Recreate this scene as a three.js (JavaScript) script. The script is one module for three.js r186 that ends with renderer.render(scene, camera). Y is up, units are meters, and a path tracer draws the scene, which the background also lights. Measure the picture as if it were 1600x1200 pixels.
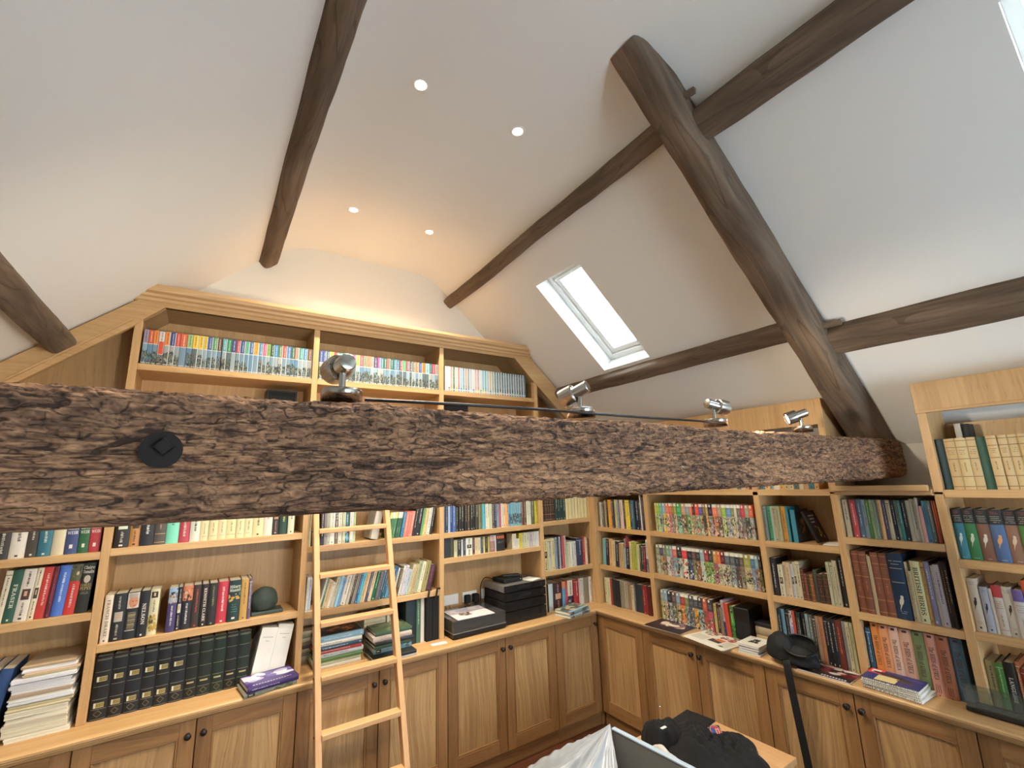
import * as THREE from 'three';
import { mergeGeometries } from 'three/addons/utils/BufferGeometryUtils.js';
import { RoundedBoxGeometry } from 'three/addons/geometries/RoundedBoxGeometry.js';
import { ImprovedNoise } from 'three/addons/math/ImprovedNoise.js';
import { RectAreaLightUniformsLib } from 'three/addons/lights/RectAreaLightUniformsLib.js';

RectAreaLightUniformsLib.init();
// ------------------------------------------------------------------ camera, sky, exposure
const S = 1.28;                                   // room units -> metres (applied to every top-level object at the end)
const scene = new THREE.Scene();
const camera = new THREE.PerspectiveCamera(2 * Math.atan(600 / 707) * 180 / Math.PI, 4 / 3, 0.05, 60);
camera.position.set(-2.3545 * S, 1.62 * S, 2.5216 * S);
camera.rotation.order = 'YXZ';
camera.rotation.set(12.0577 * Math.PI / 180, -34.1291 * Math.PI / 180, -1.9459 * Math.PI / 180);
const renderer = new THREE.WebGLRenderer();
renderer.toneMapping = THREE.LinearToneMapping;
renderer.toneMappingExposure = 1.05;
renderer.shadowMap.enabled = true;
scene.background = new THREE.Color(0.68, 0.84, 1.0);   // bright overcast sky beyond the roof windows
scene.backgroundIntensity = 16.5;
const SPOT = 8.5, BEAM_LAMP = 2.25, SPOT_COLOR = new THREE.Color(1.0, 0.88, 0.70);
const LAMP_X = [-1.79, -1.335], LAMP_Z = [0.17, 1.13];

// ------------------------------------------------------------------ helpers
let seed = 7;
const rnd = () => { seed = (seed + 0x6d2b79f5) | 0; let t = Math.imul(seed ^ (seed >>> 15), 1 | seed); t = (t + Math.imul(t ^ (t >>> 7), 61 | t)) ^ t; return ((t ^ (t >>> 14)) >>> 0) / 4294967296; };
const rr = (a, b) => a + (b - a) * rnd();
const noise = new ImprovedNoise(), N = (x, y = 0, z = 0) => noise.noise(x, y, z);
const taken = {};
const numbered = (n) => { const k = taken[n] = (taken[n] ?? -1) + 1; return k ? n + '_' + String(k).padStart(3, '0') : n; };
const TAU = Math.PI * 2;
const hex = (h) => new THREE.Color('#' + h);
function tag(o, label, category, group, kind) { o.userData.label = label; o.userData.category = category; if (group) o.userData.group = group; if (kind) o.userData.kind = kind; return o; }
function thing(name, label, category, p = [0, 0, 0], ry = 0, group, kind) {
  const g = new THREE.Group(); g.name = numbered(name); g.position.set(...p); g.rotation.order = 'YXZ'; g.rotation.y = ry; scene.add(g);
  return tag(g, label, category, group, kind);
}
function mesh(name, geo, mat, parent) {
  const m = new THREE.Mesh(Array.isArray(geo) ? mergeGeometries(geo.map((g) => g.index ? g.toNonIndexed() : g)) : geo, mat);
  m.castShadow = m.receiveShadow = true; m.name = parent ? name : numbered(name); (parent ?? scene).add(m); return m;
}
function single(name, label, category, geo, mat, p = [0, 0, 0], ry = 0, group, kind) { const m = mesh(name, geo, mat); m.position.set(...p); m.rotation.y = ry; return tag(m, label, category, group, kind); }
// box by limits, uv in metres with v running along the grain axis, edges slightly rounded
function wb(x0, x1, y0, y1, z0, z1, grain = 'y', r = 0.0016) {
  const w = x1 - x0, h = y1 - y0, d = z1 - z0, rad = Math.min(r, w / 3, h / 3, d / 3);
  const g = r > 0 ? new RoundedBoxGeometry(w, h, d, 1, rad) : new THREE.BoxGeometry(w, h, d).toNonIndexed();
  g.translate((x0 + x1) / 2, (y0 + y1) / 2, (z0 + z1) / 2);
  return metric(g, grain);
}
function metric(g, grain = 'y') {
  const p = g.attributes.position, n = g.attributes.normal, uv = new Float32Array(p.count * 2), ou = rnd() * 7, ov = rnd() * 7;
  for (let i = 0; i < p.count; i++) {
    const x = p.getX(i), y = p.getY(i), z = p.getZ(i), ax = Math.abs(n.getX(i)), ay = Math.abs(n.getY(i)), az = Math.abs(n.getZ(i));
    let a, b;
    if (grain === 'y') { if (ay > ax && ay > az) { a = x; b = z; } else { a = az >= ax ? x : z; b = y; } }
    else if (grain === 'x') { if (ax > ay && ax > az) { a = y; b = z; } else { a = az >= ay ? y : z; b = x; } }
    else { if (az > ax && az > ay) { a = x; b = y; } else { a = ax >= ay ? y : x; b = z; } }
    uv[2 * i] = a + ou; uv[2 * i + 1] = b + ov;
  }
  g.setAttribute('uv', new THREE.BufferAttribute(uv, 2));
  return g;
}
function prism(pts, z0, z1, grain = 'x', bevel = 0) {
  const s = new THREE.Shape(pts.map((p) => new THREE.Vector2(p[0], p[1])));
  const g = new THREE.ExtrudeGeometry(s, { depth: z1 - z0 - 2 * bevel, bevelEnabled: bevel > 0, bevelSize: bevel, bevelThickness: bevel, bevelSegments: 1, bevelOffset: -bevel });
  g.translate(0, 0, z0 + bevel); return metric(g, grain);
}
const cyl = (r0, r1, h, x, y, z, seg = 24) => { const g = new THREE.CylinderGeometry(r0, r1, h, seg); g.translate(x, y, z); return g; };
const lathe = (pts, seg = 28) => new THREE.LatheGeometry(pts.map((p) => new THREE.Vector2(p[0], p[1])), seg);
const tube = (pts, r, seg = 24, rad = 6) => new THREE.TubeGeometry(new THREE.CatmullRomCurve3(pts.map((p) => new THREE.Vector3(...p))), seg, r, rad);

// ------------------------------------------------------------------ textures
function dataTex(w, h, f, srgb = true, comps = 3) {
  const d = new Uint8Array(w * h * 4);
  for (let y = 0, o = 0; y < h; y++) for (let x = 0; x < w; x++, o += 4) { const c = f(x / w, y / h, x, y); d[o] = c[0]; d[o + 1] = c[1]; d[o + 2] = c[2]; d[o + 3] = 255; }
  const t = new THREE.DataTexture(d, w, h); t.wrapS = t.wrapT = THREE.RepeatWrapping; t.magFilter = THREE.LinearFilter; t.minFilter = THREE.LinearMipmapLinearFilter; t.generateMipmaps = true;
  if (srgb) t.colorSpace = THREE.SRGBColorSpace; t.needsUpdate = true; return t;
}
const clamp = (v) => v < 0 ? 0 : v > 255 ? 255 : v;
// tileable value noise with fu x fv cells, about -1..1
const HS = (i, j, s) => { let h = Math.imul(i, 374761393) + Math.imul(j, 668265263) + Math.imul(Math.floor(s * 64), 974634777); h = Math.imul(h ^ (h >>> 13), 1274126177); return ((h ^ (h >>> 16)) >>> 0) / 2147483648 - 1; };
const PN = (u, v, fu, fv, s) => {
  u -= Math.floor(u); v -= Math.floor(v);
  const x = u * fu, y = v * fv, i = Math.floor(x), j = Math.floor(y); let a = x - i, b = y - j; a = a * a * (3 - 2 * a); b = b * b * (3 - 2 * b);
  const i0 = i % fu, i1 = (i + 1) % fu, j0 = j % fv, j1 = (j + 1) % fv;
  return (HS(i0, j0, s) * (1 - a) + HS(i1, j0, s) * a) * (1 - b) + (HS(i0, j1, s) * (1 - a) + HS(i1, j1, s) * a) * b;
};
const mix3 = (p, q, k) => { k = k < 0 ? 0 : k > 1 ? 1 : k; return [p[0] + (q[0] - p[0]) * k, p[1] + (q[1] - p[1]) * k, p[2] + (q[2] - p[2]) * k]; };
function woodTex(base, dark, s, fine = 0.5, cath = 0.5) {
  return dataTex(1024, 1024, (u, v) => {
    const warp = PN(u, v, 5, 2, s) * 0.035 + PN(u, v, 12, 4, s + 3) * 0.012, w = u + warp;
    const rings = PN(w, v, 24, 1, s + 4) + 0.6 * PN(w, v, 60, 2, s + 6), str = PN(w, v, 170, 6, s + 5), pore = PN(w, v, 340, 22, s + 11), tone = PN(u, v, 7, 2, s + 20);
    let k = 0.42 + cath * 0.28 * rings + fine * 0.26 * str + tone * 0.18; if (pore > 0.62) k += 0.22;
    return mix3(base, dark, k);
  });
}
const oakMap = woodTex([206, 168, 117], [168, 129, 82], 2, 0.6, 0.6);
const oakDoorMap = woodTex([182, 143, 96], [132, 98, 60], 31, 0.75, 0.85);
const panelMap = woodTex([187, 148, 99], [140, 104, 65], 43, 1.25, 0.45);
const pineMap = woodTex([208, 165, 118], [182, 137, 90], 53, 0.5, 0.5);
const floorMap = woodTex([104, 62, 40], [62, 35, 23], 71, 0.8, 0.9);
const flake = (u, v) => {
  const w = u + PN(u, v, 20, 14, 3) * 0.004, y = v + PN(u, v, 30, 18, 5) * 0.008;
  const a = PN(w, y, 150, 40, 4), b = PN(w, y, 260, 70, 8), c = PN(w, y, 480, 260, 9), r1 = Math.abs(PN(w, y, 150, 30, 17)), r2 = Math.abs(PN(w, y, 250, 60, 23)), big = Math.abs(PN(w, y, 40, 4, 29));
  let k = 0.62 + 0.24 * a + 0.22 * b + 0.16 * c; if (r1 < 0.14) k -= 0.5 * (1 - r1 / 0.14); if (r2 < 0.12) k -= 0.28 * (1 - r2 / 0.12); if (big < 0.03) k -= 0.4; return k;
};
const beamMap = dataTex(1024, 1024, (u, v) => mix3([60, 42, 32], [194, 146, 106], flake(u, v) + 0.16 * PN(u, v, 6, 4, 12)));
const beamBump = dataTex(1024, 1024, (u, v) => { const q = clamp(255 * flake(u, v)); return [q, q, q]; }, false);
const timberMap = dataTex(512, 1024, (u, v) => {
  const w = u + PN(u, v, 4, 3, 2) * 0.03, a = PN(w, v, 40, 4, 24), b = PN(w, v, 120, 12, 28), c = PN(u, v, 6, 5, 32), e = Math.abs(PN(w, v, 26, 2, 37));
  let k = 0.5 + 0.25 * a + 0.2 * b + 0.3 * c; if (e < 0.03) k -= 0.4;
  return mix3([98, 83, 68], [156, 134, 111], k);
});
const plasterBump = dataTex(512, 512, (u, v) => { const k = clamp(128 + 60 * PN(u, v, 30, 30, 1) + 40 * PN(u, v, 90, 90, 6)); return [k, k, k]; }, false);

const M = (o) => new THREE.MeshStandardMaterial(o), MP = (o) => new THREE.MeshPhysicalMaterial(o);
const mat = {
  plaster: M({ color: new THREE.Color(0.82, 0.81, 0.755), roughness: 0.9, bumpMap: plasterBump, bumpScale: 0.0008 }),
  gable: M({ color: new THREE.Color(0.78, 0.745, 0.645), roughness: 0.9, bumpMap: plasterBump, bumpScale: 0.0008 }),
  oak: M({ map: oakMap, roughness: 0.5 }), door: M({ map: oakDoorMap, color: 0xded0c0, roughness: 0.5 }), doorPanel: M({ map: panelMap, roughness: 0.5 }), pine: M({ map: pineMap, roughness: 0.5 }),
  beam: M({ map: beamMap, roughness: 0.9, bumpMap: beamBump, bumpScale: 0.006 }),
  timber: M({ map: timberMap, color: 0xd6d2ce, roughness: 0.85 }),
  white: M({ color: 0xe9e6e0, roughness: 0.45 }), glass: MP({ color: 0xffffff, roughness: 0.0, transmission: 1, thickness: 0, ior: 1.45 }),
  nickel: M({ color: 0xb4b0a8, roughness: 0.22, metalness: 1 }), iron: M({ color: 0x2a2522, roughness: 0.6, metalness: 0.6 }),
  knob: M({ color: 0x2c2320, roughness: 0.4, metalness: 0.5 }), black: M({ color: 0x0a0a0b, roughness: 0.38 }), blackMatte: M({ color: 0x0b0b0c, roughness: 0.8 }),
  grey: M({ color: 0x6c6a66, roughness: 0.5 }), silver: M({ color: 0x8c8a85, roughness: 0.4, metalness: 0.6 }),
  smoke: MP({ color: 0x9a9a98, roughness: 0.05, transmission: 0.85, thickness: 0, ior: 1.45 }),
  clear: MP({ color: 0xe8efe8, roughness: 0.05, transmission: 0.95, thickness: 0, ior: 1.45 }),
  pages: M({ color: 0xd8ceb4, roughness: 0.9 }), paper: M({ color: 0xdedad0, roughness: 0.9 }), plastic: M({ color: 0xe4e2da, roughness: 0.4 }),
};
const floorMats = [0xffffff, 0xd8d0c8, 0xc0b0a4].map((c) => M({ map: floorMap, color: c, roughness: 0.32 }));

// ------------------------------------------------------------------ room shell
const FL = 0.018;                                  // finished floor level
const TH = Math.atan(0.89), CT = Math.cos(TH), ST = Math.sin(TH);
const yR = (x) => 2.168 - 0.89 * x, yL = (x) => 4.916 + 0.89 * x, CEIL = 3.13;
const Z0 = -0.4, Z1 = 4.7, XR = 0.49, XL = -3.58;
{
  const floor = thing('floor', 'dark reddish brown wooden plank floor', 'floor', [0, FL, 0], 0, null, 'structure');
  mesh('subfloor', wb(XL - 0.1, XR + 0.1, -0.12, -0.014, Z0 - 0.1, Z1 + 0.1, 'x', 0), floorMats[2], floor);
  const vars = [0, 1, 2, 3].map(() => wb(0, 0.898, -0.014, 0, 0, 0.083, 'x', 0.0012));
  for (let i = 0, z = -0.1; z < Z1 - 0.1; z += 0.085, i++) for (let x = XL - (i % 3) * 0.3; x < 0; x += 0.9) {
    const m = mesh('plank', vars[Math.floor(rnd() * 4)], floorMats[Math.floor(rnd() * 3)], floor); m.position.set(x, 0, z);
  }
  const wall = (n, g, m, l) => tag(mesh(n, g, m), l, 'wall', null, 'structure');
  wall('wall_back', prism([[XL - 0.1, 0], [XR + 0.1, 0], [XR + 0.1, 1.75], [-1.0, 3.2], [-2.08, 3.2], [XL - 0.1, 1.75]], Z0 - 0.15, Z0, 'y'), mat.gable, 'cream plastered gable wall behind the back bookcase');
  const ws = new THREE.Shape([[XL - 0.1, 0], [XR + 0.1, 0], [XR + 0.1, 1.75], [-1.0, 3.2], [-2.08, 3.2], [XL - 0.1, 1.75]].map((p) => new THREE.Vector2(...p)));
  ws.holes.push(new THREE.Path([[-1.75, 0.7], [-1.75, 1.9], [0.05, 1.9], [0.05, 0.7]].map((p) => new THREE.Vector2(...p))));
  wall('wall_front', metric(new THREE.ExtrudeGeometry(ws, { depth: 0.15, bevelEnabled: false }).translate(0, 0, Z1), 'y'), mat.plaster, 'plastered gable wall opposite the bookcase');
  const w = thing('window_3', 'wide white window in the gable wall opposite the bookcase', 'window', [-0.85, 1.3, Z1 + 0.06], 0, null, 'structure');
  for (const g of [wb(-0.9, 0.9, -0.6, -0.545, 0, 0.06, 'x'), wb(-0.9, 0.9, 0.545, 0.6, 0, 0.06, 'x'), wb(-0.9, -0.845, -0.545, 0.545, 0, 0.06, 'y'), wb(0.845, 0.9, -0.545, 0.545, 0, 0.06, 'y'), wb(-0.03, 0.03, -0.545, 0.545, 0, 0.06, 'y')]) mesh('frame', g, mat.white, w);
  for (const a of [-0.4375, 0.4375]) mesh('pane', wb(a - 0.407, a + 0.407, -0.544, 0.544, 0.028, 0.032, 'x', 0), mat.glass, w);
  wall('wall_right', wb(XR, XR + 0.15, 0, yR(XR), Z0, Z1, 'y', 0), mat.gable, 'low plastered eaves wall behind the side bookcase');
  wall('wall_left', wb(XL - 0.15, XL, 0, yL(XL), Z0, Z1, 'y', 0), mat.plaster, 'low plastered eaves wall opposite the side bookcase');
}
// ceiling: two slopes and a flat top with coved joints; the roof windows are cut through the slope
const HOLES = [[0.42, 0.80], [2.46, 2.84]], HX0 = -0.722, HX1 = -0.176, ROOF = 0.2;
{
  const geos = [];
  const quad = (a, b, c, d, na, nb) => {
    const g = new THREE.BufferGeometry(), P = [a, b, c, a, c, d].flat();
    g.setAttribute('position', new THREE.Float32BufferAttribute(P, 3));
    if (na) g.setAttribute('normal', new THREE.Float32BufferAttribute([na, nb, nb, na, nb, na].flat(), 3)); else g.computeVertexNormals();
    return metric(g, 'z');
  };
  function slab(p, q, np, nq, z0, z1, ends = true) {        // p -> q inner points, np nq inward normals
    const o = (a, n, z) => [a[0] - n[0] * ROOF, a[1] - n[1] * ROOF, z], i = (a, z) => [a[0], a[1], z];
    geos.push(quad(i(p, z0), i(q, z0), i(q, z1), i(p, z1), [...np, 0], [...nq, 0]));
    geos.push(quad(o(p, np, z1), o(q, nq, z1), o(q, nq, z0), o(p, np, z0)));
    if (ends) { geos.push(quad(i(p, z0), o(p, np, z0), o(q, nq, z0), i(q, z0)), quad(i(p, z1), i(q, z1), o(q, nq, z1), o(p, np, z1)), quad(i(p, z0), i(p, z1), o(p, np, z1), o(p, np, z0)), quad(i(q, z0), o(q, nq, z0), o(q, nq, z1), i(q, z1))); }
  }
  const nR = [-ST, -CT], nL = [ST, -CT], nF = [0, -1], A = Z0 - 0.15, B = Z1 + 0.15;
  const xr = (2.168 - CEIL) / 0.89, xl = (CEIL - 4.916) / 0.89, T = 0.17;
  const fillet = (c, d1, d2, n1, n2) => { const pts = [], k = 10; for (let j = 0; j <= k; j++) { const t = j / k, a = (1 - t) * (1 - t), b = 2 * t * (1 - t), e = t * t; const p1 = [c[0] - d1[0] * T, c[1] - d1[1] * T], p2 = [c[0] + d2[0] * T, c[1] + d2[1] * T]; const n = [n1[0] * (1 - t) + n2[0] * t, n1[1] * (1 - t) + n2[1] * t], l = Math.hypot(...n); pts.push([[p1[0] * a + c[0] * b + p2[0] * e, p1[1] * a + c[1] * b + p2[1] * e], [n[0] / l, n[1] / l]]); } return pts; };
  const fl = fillet([xl, CEIL], [CT, ST], [1, 0], nL, nF), fr = fillet([xr, CEIL], [1, 0], [CT, -ST], nF, nR);
  slab([XL - 0.1, yL(XL - 0.1)], fl[0][0], nL, nL, A, B);
  for (let j = 0; j < 10; j++) slab(fl[j][0], fl[j + 1][0], fl[j][1], fl[j + 1][1], A, B, false);
  slab(fl[10][0], fr[0][0], nF, nF, A, B, false);
  for (let j = 0; j < 10; j++) slab(fr[j][0], fr[j + 1][0], fr[j][1], fr[j + 1][1], A, B, false);
  const P = (x) => [x, yR(x)], xs = fr[10][0][0];
  slab(P(xs), P(HX0), nR, nR, A, B); slab(P(HX1), P(XR + 0.1), nR, nR, A, B);
  const zs = [A, ...HOLES.flat(), B];
  for (let j = 0; j < zs.length; j += 2) slab(P(HX0), P(HX1), nR, nR, zs[j], zs[j + 1]);
  tag(mesh('ceiling', geos, mat.plaster), 'off-white plastered attic ceiling with sloping sides and flat ridge', 'ceiling', null, 'structure');
}
HOLES.forEach(([z0, z1], k) => {
  const w = thing('window_' + (k + 1), k ? 'white roof window at the picture edge near the upper purlin' : 'small white framed roof window above the lower purlin', 'window', [(HX0 + HX1) / 2, yR((HX0 + HX1) / 2), (z0 + z1) / 2], 0, null, 'structure');
  w.rotation.z = -TH;
  const L = (HX1 - HX0) / CT / 2, W = (z1 - z0) / 2;
  const ring = (a, b, t, y0, y1) => [wb(-a, a, y0, y1, -b, -b + t, 'x', 0.002), wb(-a, a, y0, y1, b - t, b, 'x', 0.002), wb(-a, -a + t, y0, y1, -b + t, b - t, 'z', 0.002), wb(a - t, a, y0, y1, -b + t, b - t, 'z', 0.002)];
  ring(L, W, 0.035, 0.11, 0.2).forEach((g) => mesh('frame', g, mat.white, w));
  ring(L - 0.037, W - 0.037, 0.034, 0.125, 0.175).forEach((g) => mesh('sash', g, mat.white, w));
  mesh('pane', wb(-L + 0.07, L - 0.07, 0.148, 0.152, -W + 0.07, W - 0.07, 'x', 0), mat.glass, w);
  mesh('ventilation_bar', cyl(0.01, 0.01, 2 * W - 0.11, 0, 0, 0, 14).rotateX(Math.PI / 2).translate(-L + 0.06, 0.112, 0), mat.white, w);
});

// ------------------------------------------------------------------ timbers
// hewn timber between two points; up = direction of its height; nA x nL grid, displaced
function hewn(p0, p1, up, wid, hei, o = {}) {
  const { nl = 90, na = 28, amp = 0.006, ex = 4, s = 0, rough = 0, mask = null, bow = 0.012 } = o;
  const a = new THREE.Vector3(...p0), b = new THREE.Vector3(...p1), d = b.clone().sub(a), len = d.length(); d.normalize();
  const U = new THREE.Vector3(...up); U.addScaledVector(d, -U.dot(d)).normalize(); const V = new THREE.Vector3().crossVectors(d, U);
  const pos = [], uv = [], idx = [], per = 2 * (wid + hei);
  for (let i = 0; i <= nl; i++) for (let j = 0; j <= na; j++) {
    const t = i / nl, th = (j % na) / na * TAU, c = Math.cos(th), q = Math.sin(th), x = t * len;
    const r = Math.pow(Math.pow(Math.abs(c), ex) + Math.pow(Math.abs(q), ex), -1 / ex);
    const wv = 1 + 0.09 * N(x * 1.3, s, 1) + 0.04 * N(x * 4, s, 5);
    let cv = c * r * wid / 2 * wv, cu = q * r * hei / 2 * (1 + 0.07 * N(x * 1.7, s, 9));
    let disp = amp * (N(x * 3, c * 1.5 + s, q * 1.5) + 0.6 * N(x * 9, c * 3 + s, q * 3));
    if (rough) {
      const m = mask ? mask(a.x + d.x * x, cu) : 1, w = N(x * 5, c * 4, q * 4 + s) * 0.4;
      const f1 = N(x * 26 + w, c * 14 + q * 2, q * 14 + s), f2 = N(x * 60, c * 30, q * 30 + s), f4 = N(x * 120, c * 60, q * 60 + s), f3 = 1 - Math.abs(N(x * 20 + w, c * 17, q * 17 + s * 2)) * 4.5;
      disp += rough * m * (0.7 * f1 + 0.6 * f2 + 0.4 * f4 - 0.9 * Math.max(0, f3));
    }
    const bx = bow * N(t * 2.2, s, 3), by = bow * N(t * 2.2, s, 7);
    cv += c * disp + bx; cu += q * disp + by;
    pos.push(a.x + d.x * x + V.x * cv + U.x * cu, a.y + d.y * x + V.y * cv + U.y * cu, a.z + d.z * x + V.z * cv + U.z * cu);
    uv.push(j / na * per, x);
  }
  for (let i = 0; i < nl; i++) for (let j = 0; j < na; j++) { const k = i * (na + 1) + j; idx.push(k, k + na + 1, k + 1, k + 1, k + na + 1, k + na + 2); }
  for (const [row, flip] of [[0, 0], [nl, 1]]) {          // end grain caps
    const base = pos.length / 3, c = [0, 0, 0];
    for (let j = 0; j < na; j++) for (let k = 0; k < 3; k++) c[k] += pos[(row * (na + 1) + j) * 3 + k] / na;
    pos.push(c[0] - d.x * (flip ? -1 : 1) * 0.006, c[1] - d.y * (flip ? -1 : 1) * 0.006, c[2] - d.z * (flip ? -1 : 1) * 0.006); uv.push(0.5, 0.5);
    for (let j = 0; j <= na; j++) { const k = (row * (na + 1) + j) * 3; pos.push(pos[k], pos[k + 1], pos[k + 2]); uv.push(0.5 + 0.1 * Math.cos(j / na * TAU), 0.5 + 0.1 * Math.sin(j / na * TAU)); }
    for (let j = 0; j < na; j++) flip ? idx.push(base, base + 2 + j, base + 1 + j) : idx.push(base, base + 1 + j, base + 2 + j);
  }
  const g = new THREE.BufferGeometry(); g.setAttribute('position', new THREE.Float32BufferAttribute(pos, 3)); g.setAttribute('uv', new THREE.Float32BufferAttribute(uv, 2)); g.setIndex(idx);
  // make faces point outward
  g.computeVertexNormals(); const mid = (Math.floor(nl / 2) * (na + 1)) * 3, nn = g.attributes.normal, ctr = a.clone().addScaledVector(d, len / 2);
  const dv = new THREE.Vector3(pos[mid], pos[mid + 1], pos[mid + 2]).sub(ctr); if (dv.x * nn.getX(mid / 3) + dv.y * nn.getY(mid / 3) + dv.z * nn.getZ(mid / 3) < 0) { const ix = g.index.array; for (let i = 0; i < ix.length; i += 3) { const q = ix[i]; ix[i] = ix[i + 1]; ix[i + 1] = q; } g.computeVertexNormals(); }
  return g;
}
const onR = (x, z, out = 0) => [x - ST * out, yR(x) - CT * out, z], onL = (x, z, out = 0) => [x + ST * out, yL(x) - CT * out, z];
const upR = [ST, CT, 0], upL = [-ST, CT, 0];
const purlin = (label, p0, p1, up, w, h, s) => tag(mesh('purlin', hewn(p0, p1, up, w, h, { s, nl: 110, na: 32, amp: 0.004, ex: 5 }), mat.timber), label, 'beam', 'roof purlins', 'structure');
purlin('upper purlin from the gable wall to the sloping rafter', onR(-0.905, -0.42, 0.012), onR(-0.928, 1.62, 0.012), upR, 0.085, 0.10, 1);
purlin('upper purlin running from the rafter to the top edge', onR(-0.875, 1.66, 0.014), onR(-0.85, 4.72, 0.014), upR, 0.125, 0.12, 2);
purlin('lower purlin under the small roof window', onR(-0.12, -0.105, 0.012), onR(-0.125, 1.62, 0.012), upR, 0.09, 0.10, 3);
purlin('lower purlin running from the rafter to the side edge', onR(-0.045, 1.66, 0.014), onR(-0.035, 4.72, 0.014), upR, 0.125, 0.11, 4);
purlin('upper purlin on the slope beside the four downlights', onL(-2.155, -0.42, 0.01), onL(-2.132, 4.72, 0.01), upL, 0.095, 0.10, 5);
purlin('short dark purlin end meeting the sloping oak trim', onL(-2.945, -0.1, 0.014), onL(-2.95, 4.72, 0.014), upL, 0.105, 0.12, 6);
{
  const r = thing('rafter', 'thick sloping roof rafter with wooden pegs resting on tie beam', 'beam', [0, 0, 0], 0, null, 'structure');
  mesh('timber', hewn(onR(-1.17, 1.655, 0.03), onR(0.50, 1.645, 0.05), upR, 0.135, 0.17, { s: 11, nl: 160, na: 44, amp: 0.005, ex: 5, bow: 0.006 }), mat.timber, r);
  for (const [x, l] of [[-0.12, 0.085], [-0.97, 0.06]]) { const g = hewn([0, 0, 0], [0, 0, l], [0, 1, 0], 0.024, 0.03, { nl: 8, na: 12, amp: 0.002, ex: 2.4, bow: 0, s: x }); const m = mesh('peg', g, mat.timber, r); m.position.set(...onR(x, 1.70, 0.05)); m.rotation.set(-0.1, 0.35, 0); }
}
{
  const t = thing('tie_beam', 'massive weathered oak tie beam crossing the room with four spotlights', 'beam', [0, 0, 0], 0, null, 'structure');
  const mask = (x, cu) => { const k = Math.min(1, Math.max(0, (x + 2.15) / 0.25)), low = Math.min(1, Math.max(0, (cu + 0.045) / 0.02)), far = 1 - 0.6 * Math.min(1, Math.max(0, (x - 0.1) / 0.25)); return Math.max(k * 0.9, low) * far + 0.08; };
  mesh('timber', hewn([-3.6, 1.6725, 1.655], [0.445, 1.664, 1.645], [0, 1, 0], 0.185, 0.186, { s: 21, nl: 1100, na: 150, amp: 0.004, ex: 5.5, rough: 0.005, mask, bow: 0.004 }), mat.beam, t);
  const w = mesh('washer', cyl(0.024, 0.024, 0.005, 0, 0, 0, 32).rotateX(Math.PI / 2).translate(-2.405, 1.676, 1.749), mat.iron, t);
  mesh('bolt_head', cyl(0.011, 0.012, 0.012, 0, 0, 0, 4).rotateX(Math.PI / 2).translate(-2.402, 1.68, 1.757), mat.iron, t);
}

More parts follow.
